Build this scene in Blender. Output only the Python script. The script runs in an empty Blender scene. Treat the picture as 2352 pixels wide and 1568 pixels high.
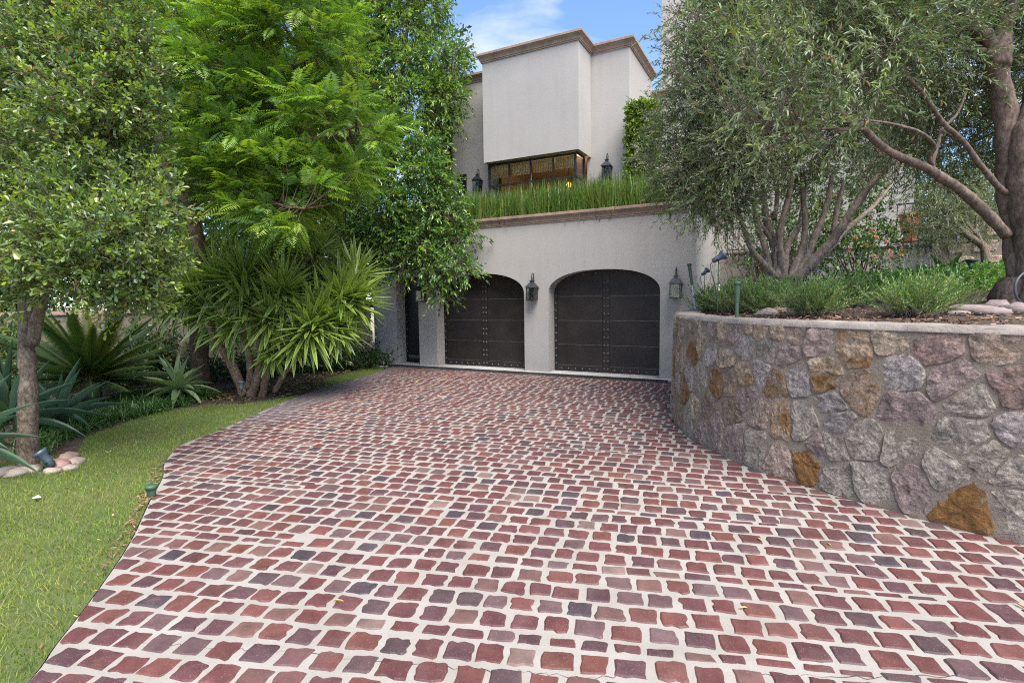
import bpy, math, random, time
T0 = time.time()
import numpy as np
from mathutils import Vector, Matrix, noise as mnoise
from mathutils.geometry import tessellate_polygon

random.seed(7)
RNG = np.random.default_rng(7)
scene = bpy.context.scene
COL = scene.collection

# ------------------------------------------------------------------ camera
FPX, PITCH, ROLL, YAW, CX, CY, H = 1221.4, 0.08217, -0.013355, 0.47904, 1176.0, 784.0, 1.65
FWv = np.array([-math.sin(YAW) * math.cos(PITCH), math.cos(YAW) * math.cos(PITCH), -math.sin(PITCH)])
_rt = np.array([math.cos(YAW), math.sin(YAW), 0.0])
_up = np.cross(_rt, FWv)
RTv = math.cos(ROLL) * _rt + math.sin(ROLL) * _up
UPv = -math.sin(ROLL) * _rt + math.cos(ROLL) * _up
EYE = np.array([0.0, 0.0, H])
cam_data = bpy.data.cameras.new('camera')
cam_data.sensor_width = 36.0
cam_data.lens = 36.0 * FPX / 2352.0
cam_data.clip_start = 0.05
cam_data.clip_end = 2000.0
cam = bpy.data.objects.new('camera', cam_data)
COL.objects.link(cam)
cam.matrix_world = Matrix(((RTv[0], UPv[0], -FWv[0], 0), (RTv[1], UPv[1], -FWv[1], 0),
                           (RTv[2], UPv[2], -FWv[2], H), (0, 0, 0, 1)))
scene.camera = cam
scene.view_settings.view_transform = 'Standard'
scene.view_settings.look = 'None'
scene.view_settings.gamma = 1.0
scene.view_settings.use_curve_mapping = False
scene.view_settings.exposure = 2.2
scene.cycles.use_denoising = False
scene.cycles.pixel_filter_type = 'BLACKMAN_HARRIS'
scene.cycles.filter_width = 1.1
scene.cycles.max_bounces = 8
scene.cycles.diffuse_bounces = 4
scene.cycles.transparent_max_bounces = 8
scene.cycles.sample_clamp_indirect = 4.0

SUN_DIR = Vector((0.52, -0.38, 1.0)).normalized()      # towards the sun: high, from the right of the house front
sun_d = bpy.data.lights.new('sun', 'SUN')
sun_d.energy = 2.1
sun_d.angle = math.radians(45)
sun_d.color = (1.0, 0.95, 0.88)
sun = bpy.data.objects.new('sun', sun_d)
COL.objects.link(sun)
sun.rotation_euler = (-SUN_DIR).to_track_quat('-Z', 'Y').to_euler()
sun.location = (6, 2, 20)

world = bpy.data.worlds.new('World')
scene.world = world
world.use_nodes = True
wn, wl = world.node_tree.nodes, world.node_tree.links
wn.clear()
sky = wn.new('ShaderNodeTexSky')
sky.sky_type = 'NISHITA'
sky.sun_disc = False
sky.sun_elevation = math.asin(SUN_DIR.z)
sky.sun_rotation = math.atan2(SUN_DIR.x, SUN_DIR.y)
sky.air_density = 0.8
sky.dust_density = 0.15
sky.ozone_density = 4.5
bg = wn.new('ShaderNodeBackground')
bg.inputs['Strength'].default_value = 0.078
wo = wn.new('ShaderNodeOutputWorld')
tc = wn.new('ShaderNodeTexCoord')
sep = wn.new('ShaderNodeSeparateXYZ')
wl.new(tc.outputs['Generated'], sep.inputs[0])
def wmath(op, a, b=None):
    n = wn.new('ShaderNodeMath'); n.operation = op
    for i, v in enumerate((a, b)):
        if v is None: continue
        if isinstance(v, (int, float)): n.inputs[i].default_value = v
        else: wl.new(v, n.inputs[i])
    return n.outputs[0]
zc_ = wmath('ADD', wmath('MAXIMUM', sep.outputs['Z'], 0.0), 0.18)
cmb = wn.new('ShaderNodeCombineXYZ')
wl.new(wmath('DIVIDE', sep.outputs['X'], zc_), cmb.inputs[0])
wl.new(wmath('DIVIDE', sep.outputs['Y'], zc_), cmb.inputs[1])
cmb.inputs[2].default_value = 44.0
cn = wn.new('ShaderNodeTexNoise')
cn.inputs['Scale'].default_value = 1.9
cn.inputs['Detail'].default_value = 9.0
cn.inputs['Roughness'].default_value = 0.56
cn.inputs['Distortion'].default_value = 0.55
wl.new(cmb.outputs[0], cn.inputs['Vector'])
cr = wn.new('ShaderNodeValToRGB')
cr.color_ramp.elements[0].position = 0.45
cr.color_ramp.elements[0].color = (0, 0, 0, 1)
cr.color_ramp.elements[1].position = 0.70
cr.color_ramp.elements[1].color = (0.86, 0.86, 0.86, 1)
wl.new(cn.outputs['Fac'], cr.inputs[0])
mx = wn.new('ShaderNodeMix'); mx.data_type = 'RGBA'
wl.new(cr.outputs['Color'], mx.inputs['Factor'])
wl.new(sky.outputs[0], mx.inputs['A'])
mx.inputs['B'].default_value = (4.2, 4.1, 4.0, 1)
wl.new(mx.outputs['Result'], bg.inputs['Color'])
wl.new(bg.outputs[0], wo.inputs[0])

# ------------------------------------------------------------------ survey helpers: bearings taken in a 2352 x 1568 frame
def ray(x, y): return FWv + (x - CX) / FPX * RTv - (y - CY) / FPX * UPv
def on_z(x, y, z=0.0): d = ray(x, y); return EYE + d * (z - H) / d[2]
def on_y(x, y, Y): d = ray(x, y); return EYE + d * Y / d[1]
def at(x, y, dep): return EYE + ray(x, y) * dep
def c5(x, y): s = .574; return (3200 + x * s) / 1.7415, y * s / 1.7415
def c9(x, y): s = .38259; return (2600 + x * s) / 1.7415, (750 + y * s) / 1.7415
def c10(x, y): s = .38259; return (3296 + x * s) / 1.7415, (700 + y * s) / 1.7415
def c7(x, y): s = .574; return (600 + x * s) / 1.7415, (850 + y * s) / 1.7415
def nrm(v): v = np.asarray(v, float); return v / (np.linalg.norm(v, axis=-1, keepdims=True) + 1e-12)

# ------------------------------------------------------------------ materials
def new_mat(name):
    m = bpy.data.materials.new(name); m.use_nodes = True
    nt = m.node_tree; nt.nodes.clear()
    out = nt.nodes.new('ShaderNodeOutputMaterial')
    b = nt.nodes.new('ShaderNodeBsdfPrincipled')
    nt.links.new(b.outputs[0], out.inputs[0])
    return m, nt, b, out
def tnoise(nt, scale, detail=4, rough=.55, vec=None, dist=0.0):
    n = nt.nodes.new('ShaderNodeTexNoise')
    n.inputs['Scale'].default_value = scale; n.inputs['Detail'].default_value = detail
    n.inputs['Roughness'].default_value = rough; n.inputs['Distortion'].default_value = dist
    if vec is not None: nt.links.new(vec, n.inputs['Vector'])
    return n.outputs['Fac']
def ramp(nt, fac, stops):
    r = nt.nodes.new('ShaderNodeValToRGB')
    while len(r.color_ramp.elements) < len(stops): r.color_ramp.elements.new(0.5)
    for e, (p, c) in zip(r.color_ramp.elements, stops):
        e.position = p; e.color = (c, c, c, 1) if isinstance(c, (int, float)) else (*c, 1)
    nt.links.new(fac, r.inputs[0]); return r.outputs[0]
def mixc(nt, fac, a, b, mode='MIX'):
    n = nt.nodes.new('ShaderNodeMix'); n.data_type = 'RGBA'; n.blend_type = mode
    for k, v in (('Factor', fac), ('A', a), ('B', b)):
        if hasattr(v, 'is_output'): nt.links.new(v, n.inputs[k])
        elif k == 'Factor': n.inputs[k].default_value = v
        else: n.inputs[k].default_value = (*v, 1)
    return n.outputs['Result']
def bump(nt, b, h, strength=.3, dist=.01):
    n = nt.nodes.new('ShaderNodeBump'); n.inputs['Strength'].default_value = strength
    n.inputs['Distance'].default_value = dist
    nt.links.new(h, n.inputs['Height']); nt.links.new(n.outputs[0], b.inputs['Normal'])
def objvec(nt):
    return nt.nodes.new('ShaderNodeTexCoord').outputs['Object']
def geopos(nt):
    return nt.nodes.new('ShaderNodeNewGeometry').outputs['Position']
def plain(name, colr, rough=.6, metal=0.0, spec=.5, var=.15, scale=6.0, bmp=0.0, bscale=60.0):
    m, nt, b, o = new_mat(name)
    v = objvec(nt)
    f = ramp(nt, tnoise(nt, scale, 6, .6, v), [(.3, 1 - var), (.7, 1 + var)])
    nt.links.new(mixc(nt, 1.0, colr, f, 'MULTIPLY'), b.inputs['Base Color'])
    b.inputs['Roughness'].default_value = rough; b.inputs['Metallic'].default_value = metal
    b.inputs['Specular IOR Level'].default_value = spec
    if bmp: bump(nt, b, tnoise(nt, bscale, 5, .6, v), bmp, .01)
    return m
def leaf_mat(name, rough=.45, trans=.35, spec=.5, tint=(1.25, 1.35, .45)):
    m, nt, b, o = new_mat(name)
    a = nt.nodes.new('ShaderNodeAttribute'); a.attribute_name = 'col'
    f = ramp(nt, tnoise(nt, 1.3, 3, .5, geopos(nt)), [(.3, .82), (.7, 1.15)])
    c = mixc(nt, 1.0, a.outputs['Color'], f, 'MULTIPLY')
    nt.links.new(c, b.inputs['Base Color'])
    b.inputs['Roughness'].default_value = rough; b.inputs['Specular IOR Level'].default_value = spec
    t = nt.nodes.new('ShaderNodeBsdfTranslucent')
    nt.links.new(mixc(nt, 1.0, c, tint, 'MULTIPLY'), t.inputs['Color'])
    mx = nt.nodes.new('ShaderNodeMixShader'); mx.inputs[0].default_value = trans
    nt.links.new(b.outputs[0], mx.inputs[1]); nt.links.new(t.outputs[0], mx.inputs[2])
    nt.links.new(mx.outputs[0], o.inputs[0])
    return m
def stucco(name, colr, stain=.12):
    m, nt, b, o = new_mat(name)
    p = geopos(nt)
    big = ramp(nt, tnoise(nt, .55, 6, .6, p), [(.3, 1 - stain), (.7, 1 + stain * .6)])
    fine = ramp(nt, tnoise(nt, 55, 3, .6, p), [(.3, .97), (.7, 1.03)])
    mp = nt.nodes.new('ShaderNodeMapping'); mp.inputs['Scale'].default_value = (3.5, 3.5, .25)
    nt.links.new(p, mp.inputs['Vector'])
    streak = ramp(nt, tnoise(nt, 1.6, 5, .6, mp.outputs[0]), [(.22, .93), (.5, 1.0)])
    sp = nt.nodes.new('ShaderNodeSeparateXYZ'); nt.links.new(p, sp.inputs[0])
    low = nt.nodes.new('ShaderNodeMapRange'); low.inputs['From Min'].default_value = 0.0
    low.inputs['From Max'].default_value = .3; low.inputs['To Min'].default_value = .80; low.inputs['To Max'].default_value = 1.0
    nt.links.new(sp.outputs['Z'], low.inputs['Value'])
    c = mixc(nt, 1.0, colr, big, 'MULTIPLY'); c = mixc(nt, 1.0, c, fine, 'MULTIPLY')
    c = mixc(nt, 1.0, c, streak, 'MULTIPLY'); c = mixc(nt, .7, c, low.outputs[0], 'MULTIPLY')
    nt.links.new(c, b.inputs['Base Color']); b.inputs['Roughness'].default_value = .9
    b.inputs['Specular IOR Level'].default_value = .2
    bump(nt, b, tnoise(nt, 28, 3, .6, p), .22, .006)
    return m
def bark(name, c1, c2, scale=9.0, stretch=.25, strength=.7):
    m, nt, b, o = new_mat(name)
    p = geopos(nt)
    mp = nt.nodes.new('ShaderNodeMapping'); mp.inputs['Scale'].default_value = (1, 1, stretch)
    nt.links.new(p, mp.inputs['Vector'])
    n1 = tnoise(nt, scale * 4, 6, .65, mp.outputs[0]); n2 = tnoise(nt, scale * .6, 4, .6, p)
    c = mixc(nt, ramp(nt, n1, [(.35, 0.0), (.65, 1.0)]), c1, c2)
    c = mixc(nt, 1.0, c, ramp(nt, n2, [(.3, .7), (.7, 1.25)]), 'MULTIPLY')
    nt.links.new(c, b.inputs['Base Color']); b.inputs['Roughness'].default_value = .9
    b.inputs['Specular IOR Level'].default_value = .2
    bump(nt, b, n1, strength, .02)
    return m
def cobble_mat(name='cobble_stone'):
    m, nt, b, o = new_mat(name)
    a = nt.nodes.new('ShaderNodeAttribute'); a.attribute_name = 'col'
    p = geopos(nt)
    f1 = ramp(nt, tnoise(nt, 9, 6, .62, p), [(.3, .72), (.7, 1.3)])
    c = mixc(nt, 1.0, a.outputs['Color'], f1, 'MULTIPLY')
    slate = ramp(nt, tnoise(nt, 4.5, 5, .6, p, .8), [(.62, 0.0), (.70, .4)])
    c = mixc(nt, slate, c, (.06, .045, .055))
    rust = ramp(nt, tnoise(nt, 6.3, 4, .6, p, .5), [(.66, 0.0), (.74, .5)])
    c = mixc(nt, rust, c, (.17, .06, .042))
    sp = ramp(nt, tnoise(nt, 190, 2, .6, p), [(.62, 0.0), (.72, .55)])
    c = mixc(nt, sp, c, (.30, .25, .24))
    dk = ramp(nt, tnoise(nt, 130, 2, .6, p), [(.26, .5), (.36, 0.0)])
    c = mixc(nt, dk, c, (.03, .02, .02))
    dust = ramp(nt, tnoise(nt, 2.2, 5, .65, p), [(.5, 0.0), (.75, .28)])
    c = mixc(nt, dust, c, (.20, .155, .15))
    c = mixc(nt, mix_dirt(nt, p), c, (.12, .10, .105))
    nt.links.new(c, b.inputs['Base Color']); b.inputs['Roughness'].default_value = .62
    b.inputs['Specular IOR Level'].default_value = .35
    bump(nt, b, tnoise(nt, 120, 4, .7, p), .35, .004)
    return m
def mix_dirt(nt, p):
    """a band of washed-in dirt lying along the planted side of the drive, near the yuccas"""
    sp = nt.nodes.new('ShaderNodeSeparateXYZ'); nt.links.new(p, sp.inputs[0])
    def mt(op, x, y):
        n = nt.nodes.new('ShaderNodeMath'); n.operation = op
        for i, v in enumerate((x, y)):
            if isinstance(v, (int, float)): n.inputs[i].default_value = v
            else: nt.links.new(v, n.inputs[i])
        return n.outputs[0]
    # signed distance to the line (-6.4,4.2) -> (-8.6,10.2)
    d = mt('ADD', mt('MULTIPLY', sp.outputs['X'], .939), mt('ADD', mt('MULTIPLY', sp.outputs['Y'], .344), 4.57))
    d = mt('ADD', d, mt('MULTIPLY', mt('SUBTRACT', tnoise(nt, 1.1, 5, .6, p), .5), 1.6))
    mr = nt.nodes.new('ShaderNodeMapRange'); mr.inputs['From Min'].default_value = .25; mr.inputs['From Max'].default_value = .555
    mr.inputs['To Min'].default_value = .72; mr.inputs['To Max'].default_value = 0.0
    nt.links.new(d, mr.inputs['Value'])
    m2 = nt.nodes.new('ShaderNodeMapRange'); m2.inputs['From Min'].default_value = 4.0; m2.inputs['From Max'].default_value = 5.6
    nt.links.new(sp.outputs['Y'], m2.inputs['Value'])
    return mt('MULTIPLY', mr.outputs[0], m2.outputs[0])

M = {}
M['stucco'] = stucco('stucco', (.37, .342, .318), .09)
M['stucco_low'] = stucco('garden_stucco', (.24, .20, .155), .35)
m, nt, b, o = new_mat('mortar_joint'); p = geopos(nt)
c = mixc(nt, ramp(nt, tnoise(nt, 3.0, 6, .65, p), [(.3, 0.0), (.7, 1.0)]), (.235, .212, .182), (.31, .285, .255))
c = mixc(nt, ramp(nt, tnoise(nt, 150, 2, .6, p), [(.30, .75), (.38, 0.0)]), c, (.10, .09, .08))
c = mixc(nt, ramp(nt, tnoise(nt, 85, 2, .6, p), [(.66, 0.0), (.74, .4)]), c, (.27, .235, .20))
c = mixc(nt, ramp(nt, tnoise(nt, .9, 5, .6, p), [(.55, 0.0), (.8, .35)]), c, (.26, .23, .205))
c = mixc(nt, mix_dirt(nt, p), c, (.17, .145, .145))
nt.links.new(c, b.inputs['Base Color']); b.inputs['Roughness'].default_value = .85
bump(nt, b, tnoise(nt, 95, 4, .7, p), .5, .005)
M['mortar'] = m
M['cobble'] = cobble_mat()
M['trim'] = plain('cut_stone_trim', (.27, .185, .14), .85, var=.25, scale=5, bmp=.5, bscale=70)
M['door'] = plain('dark_iron_sheet', (.024, .0175, .0155), .55, .15, .4, var=.35, scale=2.2, bmp=.2, bscale=55)
M['door_edge'] = plain('pale_iron', (.10, .092, .09), .4, .3, var=.3)  # paler iron for rivets, kick rail and the painted seam highlights
M['iron'] = plain('black_iron', (.028, .027, .028), .45, .5, var=.25, scale=20)
M['lantern'] = plain('patinated_lantern_metal', (.055, .056, .06), .42, .6, var=.3, scale=12)
M['black'] = plain('black_door', (.008, .0075, .008), .45, .2, var=.3)
M['concrete'] = plain('grey_concrete', (.40, .385, .365), .85, var=.15, scale=4, bmp=.3)
M['soil'] = plain('dark_soil', (.055, .038, .026), .95, var=.5, scale=5, bmp=.8, bscale=25)
M['chip'] = None
M['terracotta'] = plain('terracotta', (.42, .17, .085), .8, var=.2, scale=7, bmp=.2)
M['greenpaint'] = plain('green_plastic', (.045, .10, .055), .5, var=.2, scale=14)
M['darkgreen'] = plain('dark_green_plastic', (.018, .045, .03), .5, var=.2, scale=14)
M['pvc'] = plain('pale_pipe', (.55, .56, .53), .5, var=.12, scale=14)
M['tan_stake'] = plain('tan_stake', (.40, .33, .22), .7, var=.2, scale=14)
M['spot'] = plain('grey_blue_spotlight', (.085, .115, .145), .45, .3, var=.3, scale=14)
M['lens'] = plain('dusty_lens', (.30, .36, .42), .15, var=.2, scale=30)
M['cable'] = plain('dark_cable', (.03, .034, .045), .5)
M['blind'] = None
M['rock'] = plain('pale_rock', (.33, .26, .215), .9, var=.3, scale=9, bmp=.7, bscale=50)
M['rock_pink'] = plain('pinkish_rock', (.30, .19, .155), .9, var=.3, scale=9, bmp=.7, bscale=50)
M['rock_grey'] = plain('grey_rock', (.20, .155, .145), .9, var=.3, scale=9, bmp=.7, bscale=50)
m, nt, b, o = new_mat('attribute_colour')
a = nt.nodes.new('ShaderNodeAttribute'); a.attribute_name = 'col'
nt.links.new(a.outputs['Color'], b.inputs['Base Color']); b.inputs['Roughness'].default_value = .85
M['attr'] = m
# glass
m, nt, b, o = new_mat('window_glass')
b.inputs['Base Color'].default_value = (.85, .9, .92, 1); b.inputs['Roughness'].default_value = .02
b.inputs['Transmission Weight'].default_value = 1.0; b.inputs['IOR'].default_value = 1.45
tr = nt.nodes.new('ShaderNodeBsdfTransparent'); gl = nt.nodes.new('ShaderNodeBsdfGlossy'); gl.inputs['Roughness'].default_value = .02
fr = nt.nodes.new('ShaderNodeFresnel'); fr.inputs['IOR'].default_value = 1.6
ms = nt.nodes.new('ShaderNodeMixShader')
nt.links.new(fr.outputs[0], ms.inputs[0]); nt.links.new(tr.outputs[0], ms.inputs[1]); nt.links.new(gl.outputs[0], ms.inputs[2])
nt.links.new(ms.outputs[0], o.inputs[0]); tr.inputs[0].default_value = (.86, .9, .9, 1)
M['glass'] = m
m, nt, b, o = new_mat('warm_lit_lamp')
b.inputs['Base Color'].default_value = (.8, .45, .12, 1); b.inputs['Emission Color'].default_value = (1.0, .55, .12, 1); b.inputs['Emission Strength'].default_value = 1.1
M['warm'] = m
# woven blind
m, nt, b, o = new_mat('woven_reed_blind'); p = geopos(nt)
w1 = nt.nodes.new('ShaderNodeTexWave'); w1.bands_direction = 'Z'; w1.inputs['Scale'].default_value = 14; w1.inputs['Distortion'].default_value = 1.2; nt.links.new(p, w1.inputs['Vector'])
w2 = nt.nodes.new('ShaderNodeTexWave'); w2.bands_direction = 'X'; w2.inputs['Scale'].default_value = 7; w2.inputs['Distortion'].default_value = 1.0; nt.links.new(p, w2.inputs['Vector'])
c = mixc(nt, w1.outputs['Fac'], (.45, .24, .09), (.85, .56, .25)); c = mixc(nt, 1.0, c, ramp(nt, w2.outputs['Fac'], [(.2, .62), (.6, 1.1)]), 'MULTIPLY')
nt.links.new(c, b.inputs['Base Color']); b.inputs['Roughness'].default_value = .8
M['blind'] = m
M['grass'] = leaf_mat('lawn_grass', .6, .3, .25)
M['leaf'] = leaf_mat('glossy_leaf', .32, .38, .75)
M['jac'] = leaf_mat('ferny_leaf', .42, .48, .5, (1.2, 1.15, .55))
M['olive'] = leaf_mat('olive_leaf', .45, .22, .5, (1.1, 1.2, .6))
M['blade'] = leaf_mat('sword_leaf', .40, .25, .5)
M['petal'] = leaf_mat('petal', .6, .4, .3, (1.2, .9, .8))
M['bark_grey'] = bark('grey_flaky_bark', (.075, .055, .04), (.25, .195, .15), 10, .5, .8)
M['bark_brown'] = bark('brown_bark', (.07, .045, .032), (.17, .115, .08), 9, .35, .6)
M['bark_olive'] = bark('olive_bark', (.12, .09, .073), (.28, .225, .19), 7, .5, .45)
M['bark_old_olive'] = bark('old_olive_bark', (.075, .052, .04), (.20, .15, .122), 7, .5, .6)
M['bark_yucca'] = bark('yucca_bark', (.14, .085, .055), (.33, .225, .155), 8, .9, .7)
m, nt, b, o = new_mat('lawn_soil'); p = geopos(nt)
c = mixc(nt, ramp(nt, tnoise(nt, 2.2, 6, .65, p), [(.3, 0.0), (.7, 1.0)]), (.05, .085, .018), (.09, .115, .03))
c = mixc(nt, ramp(nt, tnoise(nt, 40, 4, .6, p), [(.45, 0.0), (.7, .6)]), c, (.11, .10, .045))
nt.links.new(c, b.inputs['Base Color']); b.inputs['Roughness'].default_value = .95
bump(nt, b, tnoise(nt, 60, 4, .7, p), .8, .01)
M['lawn'] = m
m, nt, b, o = new_mat('rubble_stone'); p = geopos(nt)
a = nt.nodes.new('ShaderNodeAttribute'); a.attribute_name = 'col'
st = nt.nodes.new('ShaderNodeAttribute'); st.attribute_name = 'stain'
c = mixc(nt, 1.0, a.outputs['Color'], ramp(nt, tnoise(nt, 11, 7, .68, p), [(.30, .45), (.70, 1.5)]), 'MULTIPLY')
c = mixc(nt, 1.0, c, ramp(nt, tnoise(nt, 48, 6, .75, p), [(.34, .45), (.62, 1.4)]), 'MULTIPLY')
c = mixc(nt, ramp(nt, tnoise(nt, 5, 5, .65, p, .6), [(.56, 0.0), (.70, .5)]), c, (.27, .20, .19))
c = mixc(nt, ramp(nt, tnoise(nt, 3.2, 5, .65, p, .3), [(.58, 0.0), (.72, .45)]), c, (.42, .31, .22))
nm = nt.nodes.new('ShaderNodeMath'); nm.operation = 'ADD'
nt.links.new(st.outputs['Fac'], nm.inputs[0]); nt.links.new(tnoise(nt, 6.5, 6, .65, p, .5), nm.inputs[1])
rustf = ramp(nt, nm.outputs[0], [(.70, 0.0), (.92, .92)])
rustc = mixc(nt, ramp(nt, tnoise(nt, 16, 6, .7, p), [(.3, 0.0), (.68, 1.0)]), (.075, .036, .014), (.31, .145, .038))
c = mixc(nt, rustf, c, rustc)
c = mixc(nt, ramp(nt, tnoise(nt, 160, 3, .7, p), [(.56, 0.0), (.72, .38)]), c, (.36, .32, .29))
nt.links.new(c, b.inputs['Base Color']); b.inputs['Roughness'].default_value = .92; b.inputs['Specular IOR Level'].default_value = .2
hm = nt.nodes.new('ShaderNodeMath'); hm.operation = 'ADD'
nt.links.new(tnoise(nt, 34, 6, .75, p), hm.inputs[0]); nt.links.new(tnoise(nt, 9, 4, .6, p), hm.inputs[1])
bump(nt, b, hm.outputs[0], .9, .035)
M['stone'] = m
m, nt, b, o = new_mat('wall_mortar'); p = geopos(nt)
c = mixc(nt, ramp(nt, tnoise(nt, 7, 7, .7, p), [(.3, 0.0), (.7, 1.0)]), (.22, .175, .135), (.37, .30, .24))
c = mixc(nt, ramp(nt, tnoise(nt, 2.0, 5, .65, p), [(.55, 0.0), (.75, .5)]), c, (.19, .14, .105))
c = mixc(nt, ramp(nt, tnoise(nt, 120, 3, .7, p), [(.55, 0.0), (.72, .4)]), c, (.33, .30, .275))
nt.links.new(c, b.inputs['Base Color']); b.inputs['Roughness'].default_value = .95; b.inputs['Specular IOR Level'].default_value = .2
bump(nt, b, tnoise(nt, 40, 6, .75, p), 1.0, .04)
M['wallmortar'] = m

# ------------------------------------------------------------------ object helpers
def link(o, parent=None, mat=None):
    COL.objects.link(o)
    if parent is not None: o.parent = parent
    if mat is not None: o.data.materials.append(mat)
    return o
ORIG = {}
def thing(name, label, cat, loc=(0, 0, 0), rz=0.0, group=None):
    o = bpy.data.objects.new(name, None); COL.objects.link(o)
    o.empty_display_size = .1
    o.location = loc; o.rotation_euler = (0, 0, rz); o['label'] = label; o['category'] = cat
    if group: o['group'] = group
    ORIG[o.name] = Vector(loc) if rz == 0 else None
    return o
def tag(o, label=None, cat=None, group=None, kind=None):
    for k, v in (('label', label), ('category', cat), ('group', group), ('kind', kind)):
        if v: o[k] = v
    return o
def origin_of(parent):
    q = parent
    while q is not None and q.name not in ORIG: q = q.parent
    return ORIG.get(q.name) if q is not None and ORIG.get(q.name) is not None else Vector((0, 0, 0))
class Geo:
    """numpy mesh collector in world (or local) coordinates"""
    def __init__(s): s.V = []; s.F = []; s.C = []; s.n = 0
    def add(s, V, F, C=(1, 1, 1)):
        V = np.asarray(V, float).reshape(-1, 3); F = np.asarray(F, int)
        s.V.append(V); s.F.append(F + s.n)
        C = np.asarray(C, float)
        s.C.append(np.broadcast_to(C, (len(V), 3)) if C.ndim == 1 else C)
        s.n += len(V); return s
    def box(s, x0, x1, y0, y1, z0, z1, C=(1, 1, 1)):
        v = [(x, y, z) for z in (z0, z1) for y in (y0, y1) for x in (x0, x1)]
        return s.add(v, [(0, 2, 3, 1), (4, 5, 7, 6), (0, 1, 5, 4), (2, 6, 7, 3), (0, 4, 6, 2), (1, 3, 7, 5)], C)
    def tube(s, pts, rad, n=8, cap=True, C=(1, 1, 1), wob=0.0):
        pts = np.asarray(pts, float); k = len(pts)
        rad = np.broadcast_to(np.asarray(rad, float), (k,))
        T = nrm(np.gradient(pts, axis=0))
        ref = np.array([0, 0, 1.0]) if abs(T[0][2]) < .9 else np.array([1.0, 0, 0])
        u = nrm(np.cross(T[0], ref)); V = []
        for i in range(k):
            u = nrm(u - T[i] * (u @ T[i])); w = np.cross(T[i], u)
            a = np.arange(n) * 2 * math.pi / n
            r = rad[i] * (1 + wob * np.array([mnoise.noise(Vector(pts[i] * 6) + Vector((math.cos(q), math.sin(q), 0))) for q in a])) if wob else np.full(n, rad[i])
            V.append(pts[i] + (np.cos(a) * r)[:, None] * u + (np.sin(a) * r)[:, None] * w)
        V = np.concatenate(V)
        F = [(i * n + j, i * n + (j + 1) % n, (i + 1) * n + (j + 1) % n, (i + 1) * n + j) for i in range(k - 1) for j in range(n)]
        s.add(V, F, C)
        if cap and n > 3:
            base = s.n - k * n
            s.V.append(np.array([pts[0], pts[-1]])); s.C.append(np.broadcast_to(np.asarray(C, float), (2, 3)))
            s.F.append(np.array([(base + (j + 1) % n, base + j, s.n, s.n) for j in range(n)]))
            e = base + (k - 1) * n
            s.F.append(np.array([(e + j, e + (j + 1) % n, s.n + 1, s.n + 1) for j in range(n)]))
            s.n += 2
        return s
    def lathe(s, prof, ctr=(0, 0, 0), n=16, C=(1, 1, 1)):
        ctr = np.asarray(ctr, float); V = []
        for r, z in prof:
            for j in range(n):
                a = j * 2 * math.pi / n; V.append(ctr + (r * math.cos(a), r * math.sin(a), z))
        k = len(prof)
        return s.add(V, [(i * n + j, i * n + (j + 1) % n, (i + 1) * n + (j + 1) % n, (i + 1) * n + j) for i in range(k - 1) for j in range(n)], C)
    def xform(s, mat):
        mat = np.array(mat)
        s.V = [v @ mat[:3, :3].T + mat[:3, 3] for v in s.V]; return s
    def mesh(s, name, off=(0, 0, 0), smooth=False):
        V = np.concatenate(s.V) - np.asarray(off, float); C = np.concatenate(s.C)
        loops, starts, tot = [], [], 0
        for F in s.F:
            if F.shape[1] == 4:
                deg = F[:, 2] == F[:, 3]
                if deg.any():
                    parts = [F[~deg], F[deg][:, :3]]
                else: parts = [F]
            else: parts = [F]
            for P in parts:
                if len(P) == 0: continue
                loops.append(P.reshape(-1)); starts.append(tot + np.arange(len(P)) * P.shape[1]); tot += P.size
        loops = np.concatenate(loops).astype(np.int32); starts = np.concatenate(starts).astype(np.int32)
        me = bpy.data.meshes.new(name)
        me.vertices.add(len(V)); me.vertices.foreach_set('co', V.astype(np.float32).ravel())
        me.loops.add(len(loops)); me.loops.foreach_set('vertex_index', loops)
        me.polygons.add(len(starts)); me.polygons.foreach_set('loop_start', starts)
        me.update(calc_edges=True)
        at_ = me.color_attributes.new('col', 'FLOAT_COLOR', 'POINT')
        at_.data.foreach_set('color', np.concatenate([C, np.ones((len(C), 1))], 1).astype(np.float32).ravel())
        me.polygons.foreach_set('use_smooth', np.full(len(starts), bool(smooth)))
        me.validate(); return me
    def obj(s, name, mat, parent=None, smooth=False, local=False):
        off = (0, 0, 0) if local or parent is None else origin_of(parent)
        o = bpy.data.objects.new(name, s.mesh(name, off, smooth))
        return link(o, parent, mat)
def copy_thing(src, loc, rz=0.0, label=None, scale=None):
    r = src.copy(); COL.objects.link(r); r.location = loc; r.rotation_euler = (0, 0, rz)
    if scale: r.scale = scale
    if label: r['label'] = label
    for ch in src.children:
        c = ch.copy(); COL.objects.link(c); c.parent = r
        for g in ch.children:
            d = g.copy(); COL.objects.link(d); d.parent = c
    return r
def spline(pts, n=8):
    """Catmull-Rom through the points"""
    P = np.asarray(pts, float)
    P = np.vstack([2 * P[0] - P[1], P, 2 * P[-1] - P[-2]]); out = []
    for i in range(1, len(P) - 2):
        for t in np.linspace(0, 1, n, endpoint=False):
            a, b_, c_, d = P[i - 1], P[i], P[i + 1], P[i + 2]
            out.append(.5 * (2 * b_ + (c_ - a) * t + (2 * a - 5 * b_ + 4 * c_ - d) * t ** 2 + (3 * b_ - a - 3 * c_ + d) * t ** 3))
    out.append(P[-2]); return np.array(out)
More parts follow.
